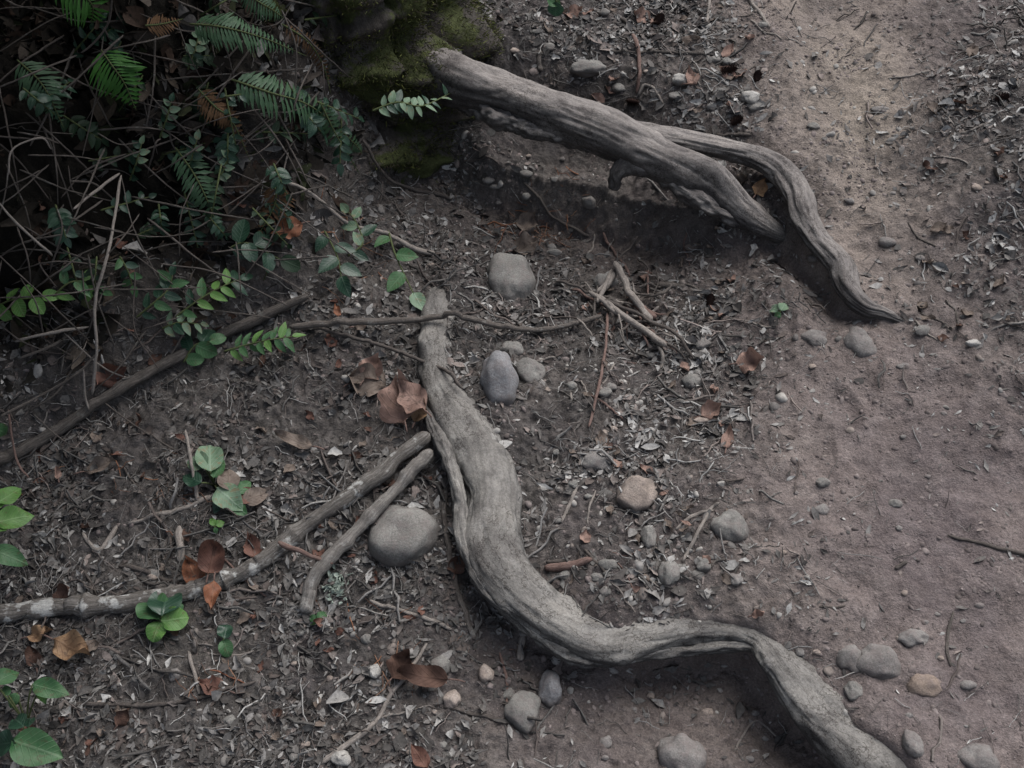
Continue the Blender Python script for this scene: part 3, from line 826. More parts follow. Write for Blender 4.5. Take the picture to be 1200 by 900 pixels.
build_root('exposed_root', [(up, ur, dict(nseg=80, a1=.16, a2=.05, f1=8, f2=16, grooves=.05, kr=1.5, bumps=7)), (fp, fr, dict(nseg=56, flat=.8, a1=.18, a2=.08, f1=9, f2=20, grooves=.12)),
                            (kn, kr_, dict(nseg=28, a1=.2, a2=.15, f1=20, f2=50, grooves=.1)), (ul, ulr, dict(nseg=36, a1=.35, a2=.3, f1=22, f2=60, grooves=.15))],
           M['root_up'], 'thick grey forked root reaching from the mossy tree base to the path', 13)

# ------------------------------------------------------------------ mossy tree beside the path
tb = at(395, 60, .1)
tree = setp(empty('mossy_tree', tb), 'dark moss covered base of a tree where the upper root starts', 'tree')
tp = catmull([tb + np.array([.05, -.04, -.25]), tb + np.array([0.02, 0, .1]), tb + np.array([-.05, .05, .5]), tb + np.array([-.12, .1, 1.2]), tb + np.array([-.2, .15, 4.5]), ], 220)
rad = np.interp(np.linspace(0, 1, 220), [0, .22, .5, .75, 1], [.40, .33, .25, .21, .13])
V, F, tc = sweep(tp, rad, 160, 1., .3, .2, 4, 16, 77, up=(0, 1, 0.01), grooves=.14, taper_ends=False)
MB().add(V, F, tc).build('trunk', M['moss_trunk'], tree)
trunkV = V[:-2]
# moss tufts on the trunk
r = np.random.default_rng(5)
Vt = trunkV[(trunkV[:, 2] < tb[2] + .75)]
ok, uu, vv = in_view(Vt[:, 0], Vt[:, 1], Vt[:, 2], 60); Vt = Vt[ok]
RV = up_V[(np.random.default_rng(2).random(len(up_V)) < .2)]; okr, ur_, vr_ = in_view(RV[:, 0], RV[:, 1], RV[:, 2], 60); RV = RV[okr & (ur_ < 500 + 35 * np.random.default_rng(3).random(len(RV)))]; Vt = np.vstack([Vt, RV])
w = fbm(Vt[:, 0] * 9, Vt[:, 1] * 9, Vt[:, 2] * 9, octv=3, seed=4); Vt = Vt[w > -.35]
mb = MB()
sel = r.integers(0, len(Vt), 80000)
cen = tb[:2]
P = Vt[sel] + r.normal(0, .008, (80000, 3))
nrm = np.hstack([P[:, :2] - cen, np.full((80000, 1), .15)]); nrm /= np.linalg.norm(nrm, axis=1, keepdims=True)
dv = nrm + r.normal(0, .55, (80000, 3)); dv /= np.linalg.norm(dv, axis=1, keepdims=True)
sv = np.cross(dv, r.normal(0, 1, (80000, 3))); sv /= np.linalg.norm(sv, axis=1, keepdims=True)
ln = r.uniform(.005, .017, 80000)[:, None]
Vq = np.stack([P - sv * .0011, P + sv * .0011, P + dv * ln * .6 + sv * .0013, P + dv * ln], 1).reshape(-1, 3)
Fq = (np.array([[0, 1, 2, 3]])[None] + (np.arange(80000) * 4)[:, None, None]).reshape(-1, 4)
mb.add(Vq, Fq); mb.build('moss', M['moss'], tree)
# crown of added, unseen leaves that shades the bank, above the view
r = np.random.default_rng(8)
mb = MB(); n = 60000
cc = np.stack([r.uniform(-3.6, -.55, n), r.uniform(.9, 5.0, n), r.uniform(.75, 2.6, n)], -1)
cl = fbm(cc[:, 0] * 2.2, cc[:, 1] * 2.2, cc[:, 2] * 3, octv=3, seed=6)
Pd = cc - CAM; w = Pd @ FWD; u_ = (Pd @ RGT) / np.maximum(w, .05) * FO + 600; v_ = 450 - (Pd @ UPV) / np.maximum(w, .05) * FO
vis = (w > 0) & (u_ > -140) & (u_ < 1340) & (v_ > -140) & (v_ < 1040)
close = np.linalg.norm(Pd, axis=1) < .8
cc = cc[(cl > -.2) & ~vis & ~close & ~((cc[:, 0] > -1.0 ) & (cc[:, 1] > 1.9))]; n = len(cc)
dv = r.normal(0, 1, (n, 3)) * [1, 1, .5]; dv /= np.linalg.norm(dv, axis=1, keepdims=True)
sv = np.cross(dv, [0, 0, 1]); sv /= np.linalg.norm(sv, axis=1, keepdims=True)
ln = r.uniform(.05, .13, n)[:, None]
Vq = np.stack([cc, cc + dv * ln * .4 + sv * ln * .28, cc + dv * ln, cc + dv * ln * .4 - sv * ln * .28], 1).reshape(-1, 3)
Fq = (np.array([[0, 1, 2, 3]])[None] + (np.arange(n) * 4)[:, None, None]).reshape(-1, 4)
mb.add(Vq, Fq); mb.build('leaf_screen', M['leaf_shade'], tree)
print('leaf_screen', n)

# ------------------------------------------------------------------ stones
def stone(px, py, hw, hh, mat, label, seed, ang=.4, sink=.35, group=None, rz=None, sub=4, name='stone'):
    p = hit(px, py + hh * .35)
    s = scale_at(p)
    V, F = rock_V(seed, sub, ang)
    a = hw * s; b = hh * s * 1.25; c = hh * s * .95
    V = (rot_z(seed * 1.3) @ V.T).T * np.array([a, b, c])
    if rz: V = (rot_z(rz) @ V.T).T
    z0 = c * (.75 - sink * 1.9)
    o = link(name, mesh_np(name, V, F), M[mat], None, (p[0], p[1], float(gz(p[0], p[1])) + z0 * .75))
    return setp(o, label, 'stone', group)


ROCKS = [
    (471, 622, 42, 31, 'rock_grey', 'largest smooth grey oval stone beside the two laid sticks', 3, .25, .25),
    (600, 324, 30, 31, 'rock_grey', 'dusty round stone half sunk above the horizontal twig', 8, .5, .35),
    (584, 441, 25, 30, 'rock_blue', 'tall bluish stone standing right of the root top', 12, .4, .3),
    (620, 431, 18, 15, 'rock_grey', 'small grey egg stone touching the bluish one', 14, .2, .4),
    (600, 405, 14, 9, 'rock_grey', 'flat small stone above the bluish stone', 15, .2, .5),
    (745, 574, 23, 21, 'rock_tan', 'pinkish tan angular stone in the leaf scraps of the gully', 18, .8, .3),
    (854, 612, 21, 16, 'rock_grey', 'grey flat-topped stone at the edge of the bare path', 21, .7, .4),
    (700, 538, 17, 10, 'rock_dirt', 'flat stone nearly buried above the pinkish tan one', 24, .4, .6),
    (690, 79, 24, 9, 'rock_grey', 'long narrow grey stone above the thick upper root', 26, .2, .2),
    (613, 831, 22, 19, 'rock_grey', 'greenish grey rounded stone below the root bend', 29, .6, .3),
    (645, 806, 15, 19, 'rock_blue', 'upright bluish stone leaning by the greenish grey one', 31, .2, .2),
    (800, 882, 30, 25, 'rock_dirt', 'grey brown stone in the hollow at the bottom edge', 35, .3, .5),
    (1030, 770, 27, 18, 'rock_dirt', 'widest rounded stone sunk in the path near the lower right', 37, .25, .5),
    (994, 766, 16, 13, 'rock_dirt', 'dusty stone just left of the widest path stone', 39, .3, .6),
    (1086, 798, 21, 14, 'rock_orange', 'orange tinted flat stone set in the lower path', 41, .8, .8),
    (1071, 743, 16, 9, 'rock_dirt', 'thin slab stone above the orange one on the path', 43, .7, .5),
    (999, 809, 11, 10, 'rock_grey', 'pale little stone beside the lowest stretch of root', 45, .4, .3),
    (1070, 868, 13, 12, 'rock_dirt', 'round dirt coloured stone right of the root near the bottom', 47, .2, .5),
    (1150, 882, 24, 18, 'rock_dirt', 'dull stone sunk in dirt in the bottom corner of the path', 49, .3, .7),
    (1010, 388, 22, 20, 'rock_dirt', 'dirt coated boulder-like stone under the end of the forked root', 51, .3, 1.0),
    (957, 390, 17, 10, 'rock_dirt', 'low dirt covered stone left of the forked root end', 53, .3, .7),
    (709, 329, 15, 11, 'rock_grey', 'grey stone with a broken twig lying across it', 55, .5, .3),
    (783, 668, 12, 13, 'rock_grey', 'upright grey stone above the level stretch of root', 57, .5, .3),
    (760, 628, 10, 12, 'rock_grey', 'dark pointed stone below the pinkish tan one', 59, .9, .3),
    (880, 113, 12, 8, 'rock_pale', 'pale oval stone by the upper edge of the trail', 61, .2, .3),
    (884, 125, 11, 6, 'rock_grey', 'grey flat stone right under the pale oval one', 62, .3, .4),
    (797, 92, 11, 7, 'rock_pale', 'whitish stone in the litter above the forked root', 63, .5, .3),
    (851, 73, 7, 5, 'rock_grey', 'small grey stone in litter next to the dark cones', 64, .4, .3),
    (440, 786, 8, 8, 'rock_pale', 'whitest small stone in the lower left litter', 65, .6, .2),
    (400, 888, 12, 8, 'rock_pale', 'pale stone at the foot of the long thin pale stick', 66, .5, .3),
    (516, 778, 13, 11, 'rock_grey', 'grey stone in the litter above the dark curled leaf', 67, .5, .4),
    (570, 787, 10, 9, 'rock_tan', 'brownish pebble in litter below the vertical twig', 68, .4, .3),
    (530, 818, 9, 10, 'rock_tan', 'tall brown pebble next to the dark curled leaf', 69, .6, .2),
    (430, 748, 7, 6, 'rock_grey', 'small round grey stone by the rusty needles', 70, .3, .3),
    (964, 565, 9, 5, 'rock_grey', 'small smooth pebble alone in the middle of the path', 71, .2, .3),
    (1048, 590, 9, 5, 'rock_grey', 'flat pebble on the open path right of the lone smooth one', 72, .3, .3),
    (1080, 387, 9, 6, 'rock_grey', 'small pebble just beyond the forked root tip', 73, .3, .3),
    (1140, 402, 11, 4, 'rock_pale', 'long pale chip of stone at the right side of the path', 74, .6, .2),
    (1033, 128, 12, 4, 'rock_dirt', 'dark thin stone edge in the bright upper trail', 75, .6, .4),
    (952, 148, 8, 4, 'rock_grey', 'flat grey chip at the left side of the upper trail', 76, .6, .2),
    (823, 402, 10, 7, 'rock_grey', 'grey stone among curled leaves right of the twig pile', 77, .4, .3),
    (830, 492, 17, 4, 'rock_tan', 'long brown sliver of stone or bark in the gully litter', 78, .4, .2),
    (825, 660, 9, 8, 'rock_grey', 'grey stone in the leaf pile above the root level part', 79, .4, .4),
    (862, 678, 8, 7, 'rock_dirt', 'brown stone at the right edge of the leaf pile', 80, .4, .4),
    (700, 677, 8, 5, 'rock_grey', 'small grey stone right of the short thick stub', 81, .3, .3),
    (812, 445, 14, 9, 'rock_grey', 'flat grey stone sunk in the gully leaf scraps', 82, .5, .5),
    (690, 236, 9, 8, 'rock_grey', 'small angular stone below the upper root knob', 83, .9, .3),
    (270, 845, 8, 6, 'rock_grey', 'small pale grey stone in the bottom left litter', 84, .4, .3),
    (205, 790, 9, 8, 'rock_dirt', 'dull brown stone below the three-leaf sprig', 85, .4, .4),
    (320, 690, 6, 5, 'rock_grey', 'tiny grey stone under the long lichened stick', 86, .4, .3),
]
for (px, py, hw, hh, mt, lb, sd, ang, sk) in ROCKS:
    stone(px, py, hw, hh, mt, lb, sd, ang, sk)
# small countable pebbles by area
r = np.random.default_rng(33)
PEB = [((900, 1190, 420, 880), 24, 'rock_dirt', 'small dirt coated pebble on the open lower path'), ((640, 860, 400, 700), 44, 'rock_grey', 'small grey pebble among gully leaf scraps'),
       ((600, 900, 10, 130), 26, 'rock_grey', 'small grey pebble in the litter above the upper root'), ((940, 1180, 30, 380), 18, 'rock_dirt', 'small dusty pebble on the upper trail'),
       ((100, 620, 600, 890), 48, 'rock_grey', 'small grey pebble in the dark lower left litter'), ((460, 680, 180, 330), 22, 'rock_grey', 'small grey pebble in the hollow under the upper root'),
       ((700, 900, 790, 890), 12, 'rock_dirt', 'small reddish dirt pebble in the hollow under the lower root')]
for (x0, x1, y0, y1), cnt, mt, lb in PEB:
    for i in range(cnt):
        q = float(np.clip(np.exp(r.normal(1.35, .35)), 2.5, 9))
        stone(r.uniform(x0, x1), r.uniform(y0, y1), q * r.uniform(.9, 1.4), q * .75, mt if r.random() < .8 else 'rock_tan', lb, int(r.integers(100, 9999)), .5, .4, group=lb.replace('small', 'small').replace('pebble', 'pebbles', 1), sub=3, name='pebble')


# ------------------------------------------------------------------ sticks and twigs
def stick(pts, r0, r1, mat, label, lift=None, seed=1, group=None, name='stick', side=None, nseg=10, wig=.15, knots=0, raw=False):
    """pts: (px,py[,extra lift m]) along the stick"""
    W_ = []
    for p in pts:
        ex = p[2] if len(p) > 2 else 0.
        q = hit(p[0], p[1], ex)
        W_.append(q)
    W_ = np.array(W_)
    s = np.mean([scale_at(q) for q in W_])
    n = max(16, int(np.sum(np.linalg.norm(np.diff(W_, axis=0), axis=1)) / .006))
    P = catmull(W_, n)
    tt = np.linspace(0, 1, n)
    R = (r0 + (r1 - r0) * tt) * s
    L = np.cumsum(np.r_[0, np.linalg.norm(np.diff(P, axis=0), axis=1)])
    P[:, 0] += wig * R * fbm(L * 40, L * 0 + seed, octv=3, seed=seed) * 2
    P[:, 2] += wig * R * fbm(L * 40, L * 0 - seed, octv=3, seed=seed + 3) * 2
    # smooth ground clearance so a rigid stick spans dips
    zg = gz(P[:, 0], P[:, 1]) + R * .55
    ex = np.interp(tt, np.linspace(0, 1, len(pts)), [p[2] if len(p) > 2 else 0. for p in pts])
    k = max(3, n // 6); ker = np.ones(k) / k
    zz = np.convolve(np.pad(zg, k // 2, 'edge'), ker, 'same')[k // 2:k // 2 + n]
    P[:, 2] = np.maximum(P[:, 2], zg) if raw else np.maximum(zz, zg - R * .2) + ex
    R = R * (1 + .12 * fbm(L * 25, L * 0, octv=2, seed=seed + 5))
    for kk in range(knots):
        c = L[-1] * (.15 + .7 * ((kk * .618 + seed * .37) % 1)); R = R * (1 + .35 * np.exp(-((L - c) / .008) ** 2))
    V, F, tc = sweep(P, R, nseg, 1., .1, .08, 20, 60, seed)
    mb = MB().add(V, F, tc)
    for (t0, ang, ln, rr) in (side or []):
        i = int(t0 * (n - 1)); T = P[min(i + 2, n - 1)] - P[max(i - 2, 0)]; T /= np.linalg.norm(T)
        T2 = rot_z(ang) @ T; T2[2] += .15; T2 /= np.linalg.norm(T2)
        m = 10; uu = np.linspace(0, 1, m)[:, None]
        Q = P[i] + T2 * ln * uu + np.array([0, 0, -.3 * ln]) * uu ** 2 + .06 * ln * RNG.normal(0, .3, (m, 3)) * uu
        Q[:, 2] = np.maximum(Q[:, 2], gz(Q[:, 0], Q[:, 1]) + .001)
        v2, f2, t2 = sweep(Q, rr * s * (1 - .6 * uu[:, 0]), 6, 1, .1, .1, 20, 60, seed + 9)
        mb.add(v2, f2, t2)
    o = mb.build(name, M[mat])
    return setp(o, label, name.replace('_', ' ') if name in ('stick', 'twig', 'branch') else 'stick', group)


stick([(-30, 728), (60, 718), (120, 713), (210, 700), (262, 685), (300, 665), (360, 622), (430, 568, .01), (502, 512, .03)], 11, 9.5, 'stick_birch', 'long thick stick with white lichened bark lying across the lower left', seed=4, nseg=24, knots=4, wig=.1,
      side=[(.62, 1.0, .05, 3)])
stick([(357, 720, .005), (365, 692, .012), (384, 662, .018), (430, 612, .02), (470, 570, .022), (506, 531, .03)], 8, 7.5, 'stick_pale2', 'shorter brown stick lying under and beside the long lichened one', seed=9, nseg=18, knots=3, wig=.08)
stick([(-25, 560, .01), (60, 508, .02), (130, 462, .03), (200, 422, .03), (270, 388, .025), (362, 346, .02)], 7.5, 5.5, 'log', 'long dark fallen branch along the foot of the bank', seed=12, nseg=18, name='branch', wig=.1, raw=True)
stick([(340, 386, .03), (420, 378, .03), (500, 376, .035), (560, 377, .03), (620, 387, .012), (665, 384, .012), (706, 370, .02)], 4, 2.6, 'stick_brown', 'long slender twig lying level across the buried top of the root', seed=17, name='twig', side=[(.3, .25, .12, 1.6)])
stick([(345, 383), (405, 393, .02), (460, 411, .02), (510, 431, .03), (542, 457, .02)], 2.2, 2, 'stick_dark', 'dark thin twig drooping over the upper part of the root', seed=19, name='twig')
stick([(712, 368, .02), (708, 420, .012), (700, 462, .01), (690, 502, .006)], 1.9, 1.7, 'stick_red', 'reddish straight twig hanging down from the twig pile', seed=21, name='twig')
stick([(690, 343, .025), (728, 370, .03), (757, 390, .025), (780, 408, .015)], 3, 4.2, 'stick_pale', 'lower thick twig of the small pile with frayed end', seed=23, name='twig', side=[(.3, -.6, .07, 1.5), (.6, .7, .05, 1.3)])
stick([(720, 309, .035), (732, 332, .035), (742, 352, .03), (764, 378, .02)], 3.8, 4.4, 'stick_pale', 'short pale broken stick at the top of the twig pile', seed=25, name='stick')
stick([(700, 345, .02), (716, 330, .02), (722, 316, .02)], 4, 3, 'stick_pale', 'tiny pale stick leaning on the grey stone in the twig pile', seed=26, name='stick')
stick([(706, 352, .03), (745, 368, .035), (790, 390, .03), (812, 420, .01)], 2.4, 2, 'stick_dark', 'dark twig arching through the twig pile to the leaves', seed=27, name='twig')
stick([(706, 274), (722, 300), (738, 325)], 1.8, 1.8, 'stick_red', 'thin reddish twig above the twig pile', seed=28, name='twig')
stick([(768, 339), (802, 337)], 3.6, 3.2, 'stick_brown', 'short stub lying level right of the twig pile', seed=29, name='stick')
stick([(524, 560), (521, 600), (527, 650), (540, 705), (556, 752)], 3.5, 3.2, 'stick_brown', 'vertical rootlet running down the left side of the big root', seed=31, name='twig')
stick([(535, 562), (536, 600), (540, 630)], 2.6, 2.2, 'stick_dark', 'short dark rootlet close against the big root', seed=32, name='twig')
stick([(433, 705), (480, 722), (530, 740)], 2.4, 2.4, 'stick_pale', 'pale twig crossing the rusty needles', seed=33, name='twig')
stick([(376, 896), (410, 872), (440, 848), (460, 815), (482, 785), (500, 755)], 3.4, 2, 'stick_pale', 'long thin pale twig curving up from the bottom edge', seed=35, name='twig', side=[(.45, -.8, .1, 1.6)])
stick([(520, 830), (560, 838), (592, 846)], 2.2, 2, 'stick_dark', 'dark twig pointing at the greenish grey stone', seed=36, name='twig')
stick([(585, 765), (594, 800), (593, 830)], 1.6, 1.6, 'stick_red', 'thin red curved twig left of the upright bluish stone', seed=37, name='twig')
stick([(326, 636, .03), (352, 648, .035), (390, 663, .03)], 3.2, 2.4, 'stick_red', 'brown twig lying across both laid sticks', seed=38, name='twig')
stick([(150, 616), (180, 605), (215, 597), (258, 583)], 2.2, 3, 'stick_pale', 'pale bent twig left of the grey green leaves', seed=39, name='twig')
stick([(217, 505, .06), (224, 545, .04), (232, 590)], 2, 2.4, 'stick_pale', 'upright bare stem in front of the grey green leaves', seed=40, name='twig')
stick([(97, 626), (107, 640), (117, 645), (137, 617)], 1.8, 3.2, 'stick_pale', 'hooked pale twig in the left litter', seed=41, name='twig')
stick([(182, 660), (193, 640), (203, 615)], 3, 2, 'stick_brown', 'short leaning stick above the long lichened stick', seed=42)
stick([(210, 618), (212, 640), (212, 660)], 5, 4, 'stick_pale', 'flat pale splinter standing above the dead red leaves', seed=43, name='stick')
stick([(140, 665), (180, 675), (210, 684)], 2.6, 3, 'stick_dark', 'dark twig lying just behind the long lichened stick', seed=44, name='twig')
stick([(1110, 629), (1140, 636), (1170, 645), (1215, 655)], 1.6, 2.6, 'stick_dark', 'dark twig lying alone on the right of the path', seed=45, name='twig')
stick([(1117, 718), (1110, 745), (1110, 765), (1113, 782)], 2, 1.6, 'stick_brown', 'thin curved twig below the slab stone on the path', seed=46, name='twig')
stick([(741, 42), (748, 62), (749, 85), (746, 112)], 2.8, 1.8, 'stick_red', 'reddish twig upright in the litter above the root', seed=47, name='twig')
stick([(715, 62), (770, 62), (835, 66)], 1.6, 1.6, 'stick_brown', 'level thin twig crossing the reddish upright one', seed=48, name='twig')
stick([(868, -8), (884, 10), (902, 34)], 2.6, 2.2, 'stick_pale', 'pale straight twig at the top beside the bright trail', seed=49, name='twig')
stick([(690, -6), (715, 15), (748, 40)], 2.2, 1.8, 'stick_dark', 'dark twig slanting at the top edge left of the trail', seed=50, name='twig')
stick([(832, -5), (830, 12), (828, 28)], 2, 1.8, 'stick_pale', 'short pale twig pointing down from the top edge', seed=51, name='twig')
stick([(632, 62), (631, 75), (634, 86)], 3, 3, 'stick_brown', 'short brown stub above the thick root near the tree', seed=52)
stick([(748, 115), (755, 103), (768, 110), (778, 125)], 2, 1.4, 'stick_pale', 'pale forked rootlet arching beside the red cone', seed=53, name='twig')
stick([(640, 668), (665, 665), (693, 658)], 6, 5, 'stick_red', 'short thick reddish stub right of the root bend', seed=54)
stick([(684, 645), (698, 660), (712, 676)], 2.2, 1.8, 'stick_dark', 'small dark twig hooked beside the reddish stub', seed=55, name='twig')
stick([(640, 660), (662, 659)], 2.6, 2.6, 'stick_dark', 'tiny dark stick on top of the reddish stub', seed=56)
stick([(676, 572), (668, 592), (658, 614)], 2.2, 1.8, 'stick_pale', 'short pale twig right of the pale root', seed=57, name='twig')
stick([(612, 746), (611, 762), (609, 776)], 4, 5, 'stick_pale', 'pale round stub standing up below the root bend', seed=58)
stick([(800, 660), (815, 630), (832, 598), (842, 590)], 2.4, 2, 'stick_pale', 'pale twig heaped left of the flat-topped stone', seed=59, name='twig')
stick([(792, 622), (812, 606), (836, 600)], 2, 2, 'stick_pale', 'pale bent twig on top of the heap by the flat-topped stone', seed=60, name='twig')
stick([(222, 765), (228, 790), (234, 815)], 2.2, 2.6, 'stick_tan' if False else 'stick_pale', 'straight pinkish twig below the three-leaf sprig', seed=61, name='twig')
stick([(231, 738), (230, 762)], 3, 2.6, 'stick_pale', 'stubby pale twig right of the three-leaf sprig', seed=62)
stick([(80, 830), (140, 826), (220, 820), (300, 800)], 2.6, 2.2, 'stick_dark', 'long dark twig along the bottom left litter', seed=63, name='twig')
stick([(335, 215, .05), (380, 240, .04), (430, 270, .03), (470, 287, .02), (510, 298)], 1.8, 3.2, 'stick_pale', 'pale twig pointing out of the bank toward the hollow', seed=64, name='twig')
stick([(425, 165, .03), (450, 205, .03), (490, 225), (530, 237)], 1.8, 2.2, 'stick_dark', 'dark rootlet sagging below the mossy tree', seed=65, name='twig')
stick([(612, 215), (655, 262), (690, 278)], 1.4, 2.0, 'stick_dark', 'dark thin twig in the hollow beneath the upper root', seed=66, name='twig')
stick([(245, 640), (305, 715 - 20), (330, 700)], 1.4, 1.4, 'stick_red', 'thread-like stem passing under the dead red leaves', seed=67, name='twig')
stick([(960, 712), (990, 711)], 1.4, 1.4, 'stick_dark', 'tiny dark twig above the stones of the lower path', seed=68, name='twig')
stick([(1048, 668), (1062, 660)], 2.4, 2.4, 'stick_dark', 'short chip of wood on the middle of the lower path', seed=69)
stick([(800, 158), (840, 160), (880, 161)], 1.8, 2.4, 'stick_brown', 'thin twig lying on the inner edge of the root fork', seed=70, name='twig')
stick([(900, 245), (900, 262)], 1.6, 1.4, 'stick_pale', 'tiny upright twig inside the root fork', seed=71, name='twig')
stick([(860, 880), (885, 845), (915, 868)], 1.6, 1.4, 'stick_pale', 'pale little twig bent in the lower hollow', seed=72, name='twig')
for i, (pts, a, b, mt) in enumerate([([(700, 350, .03), (722, 368, .03), (748, 372, .02)], 3, 2, 'stick_pale'), ([(716, 318, .02), (708, 340, .03), (700, 356, .03)], 3.4, 2.4, 'stick_pale'),
                                     ([(722, 395, .02), (740, 380, .03), (765, 378, .02)], 1.8, 1.4, 'stick_brown'), ([(742, 352, .02), (752, 364, .025), (770, 372, .02)], 5, 4, 'stick_red'),
                                     ([(688, 362, .01), (715, 352, .03), (760, 345, .01)], 1.6, 1.4, 'stick_brown'), ([(770, 408, .01), (776, 420, .01), (774, 432)], 3, 1.6, 'stick_pale'), ([(760, 395, .01), (790, 408, .01), (808, 425)], 1.6, 1.2, 'stick_dark')]):
    stick(pts, a, b, mt, 'broken twig wedged into the small twig pile under the upper root', seed=800 + i, name='twig', group='broken twigs wedged into the small twig pile')
rq = np.random.default_rng(77)
for i in range(26):
    px, py = rq.normal(738, 26), rq.normal(362, 22); a_ = rq.choice([.75, .9, 2.4, 1.5, .2]) + rq.normal(0, .25); l_ = rq.uniform(12, 34); e_ = rq.uniform(.006, .03)
    stick([(px - math.cos(a_) * l_, py - math.sin(a_) * l_, e_), (px + rq.normal(0, 2), py + rq.normal(0, 2), e_ * 1.1), (px + math.cos(a_) * l_, py + math.sin(a_) * l_, e_ * .4)], rq.uniform(1, 2.1), rq.uniform(.7, 1.6), ['stick_pale', 'stick_brown', 'stick_dark', 'stick_red'][i % 4],
          'broken twig wedged into the small twig pile under the upper root', seed=900 + i, name='twig', group='broken twigs wedged into the small twig pile', nseg=6, wig=.3)
# named stems of the bank tangle
BT = [([(142, 205, .10), (128, 290, .12), (112, 350, .12), (113, 410, .1), (108, 462, .05)], 2.6, 3, 'stick_pale', 'pale knotted stem hanging down the left bank'),
      ([(-10, 228, .1), (20, 262, .12), (45, 285, .1), (62, 300, .05)], 2, 2.4, 'stick_pale', 'pale stem slanting in from the left edge'),
      ([(10, 205, .14), (15, 175, .14), (48, 162, .12), (60, 175, .1)], 2, 1.6, 'stick_pale', 'pale stem curved like a hook at the upper left'),
      ([(18, 400, .06), (60, 390, .06), (104, 383, .05)], 3, 3, 'stick_pale', 'level pale twig above the fallen branch'),
      ([(22, 420, .05), (55, 408, .05), (82, 392, .04)], 3, 2.4, 'stick_brown', 'brown twig just under the level pale one'),
      ([(0, 488, .05), (50, 462, .06), (90, 438, .07), (112, 415, .08)], 2.6, 2.2, 'stick_brown', 'long brown stem rising right to the knotted stem'),
      ([(86, 245, .12), (110, 225, .12), (140, 203, .12)], 2.6, 2.8, 'stick_pale', 'pale twig crossing the top of the knotted stem'),
      ([(30, 285, .1), (80, 262, .1), (120, 235, .1)], 1.4, 1.8, 'stick_brown', 'thin brown twig below the crossing pale one'),
      ([(132, -5, .2), (126, 28, .18), (108, 52, .16), (95, 62, .14)], 2, 1.6, 'stick_brown', 'brown stem curving down from the top left edge'),
      ([(75, 390, .05), (120, 430, .04), (155, 445, .02)], 1.4, 1.8, 'stick_pale', 'thin pale twig leaning on the fallen branch'),
      ([(98, 432, .07), (100, 465, .05), (104, 480, .04)], 2.4, 2, 'stick_pale', 'short pale stem right over the fallen branch'),
      ([(10, 480, .05), (15, 520, .05), (22, 545, .03), (34, 560, .01)], 2.4, 1.8, 'stick_red', 'reddish stem over the left end of the fallen branch'),
      ([(40, 486, .05), (60, 505, .04), (80, 520, .03)], 1.4, 1.2, 'stick_brown', 'little brown twig on the middle of the fallen branch'),
      ([(290, 118, .1), (330, 170, .08), (355, 218, .04)], 2, 1.6, 'stick_brown', 'straight dry fern stalk on the upper bank'),
      ([(318, 120, .1), (335, 150, .08), (350, 180, .04)], 1.8, 1.4, 'stick_brown', 'shorter dry fern stalk beside the straight one'),
      ([(120, 470, .03), (160, 500, .02), (210, 530), (260, 555)], 1.6, 1.4, 'stick_dark', 'trailing dark stem from the bank foot to the leaf litter'),
      ([(215, 340, .05), (225, 370, .04), (195, 425, .03)], 1.6, 1.4, 'stick_brown', 'drooping stem under the glossy shrub leaves'),
      ([(318, -4, .1), (350, 3, .08), (380, 10, .05)], 1.6, 1.4, 'stick_brown', 'thin stem lying at the top over the mossy tree foot')]
for i, (pts, a, b, mt, lb) in enumerate(BT):
    stick(pts, a * .62, b * .62, mt, lb, seed=100 + i, name='twig', wig=.12, raw=True)
r = np.random.default_rng(44)
for i in range(190):
    px, py = r.uniform(-20, 400), r.uniform(-10, 440)
    if py > 470 - px * .4: continue
    a = r.uniform(0, math.pi); ln = r.uniform(50, 190)
    x1, y1 = px + math.cos(a) * ln, py + math.sin(a) * ln * .8
    if y1 > 540 - x1 * .5 or x1 < -60 or x1 > 430: continue
    mx, my = (px + x1) / 2 + r.normal(0, 6), (py + y1) / 2 + r.normal(0, 6)
    e = r.uniform(.02, .12)
    stick([(px, py, e), (mx, my, e + r.uniform(0, .04)), (x1, y1, e * .5)], r.uniform(.6, 1.4), r.uniform(.5, 1.1), ['stick_dark', 'stick_dark', 'stick_brown', 'stick_brown', 'log'][int(r.integers(0, 5))],
          'thin bare twig tangled in the dark growth of the bank', seed=300 + i, name='twig', group='bare twigs tangled over the dark bank', nseg=5, wig=.2, raw=True)
# scattered countable twigs on the floor
for (x0, x1, y0, y1), cnt, mts, lb in [((40, 480, 470, 880), 34, ['stick_brown', 'stick_dark', 'stick_pale'], 'small loose twig on the dark lower left litter'), ((620, 870, 240, 700), 24, ['stick_pale', 'stick_brown', 'stick_red'], 'small loose twig among the pale gully scraps'),
                                       ((600, 900, 0, 130), 14, ['stick_pale', 'stick_brown'], 'small loose twig in the litter above the upper root'), ((1060, 1190, 60, 380), 10, ['stick_pale', 'stick_brown'], 'small loose twig in the litter right of the trail'),
                                       ((430, 620, 180, 360), 10, ['stick_brown', 'stick_dark'], 'small loose twig in the hollow by the mossy tree')]:
    for i in range(cnt):
        px, py = r.uniform(x0, x1), r.uniform(y0, y1); a = r.uniform(0, math.pi); ln = r.uniform(18, 60)
        x2, y2 = px + math.cos(a) * ln, py + math.sin(a) * ln * .75
        stick([(px, py), ((px + x2) / 2 + r.normal(0, 3), (py + y2) / 2 + r.normal(0, 3)), (x2, y2)], r.uniform(.9, 1.9), r.uniform(.6, 1.4), mts[int(r.integers(0, len(mts)))], lb, seed=600 + i + int(x0), name='twig', group=lb.replace('twig', 'twigs', 1), nseg=6, wig=.4)


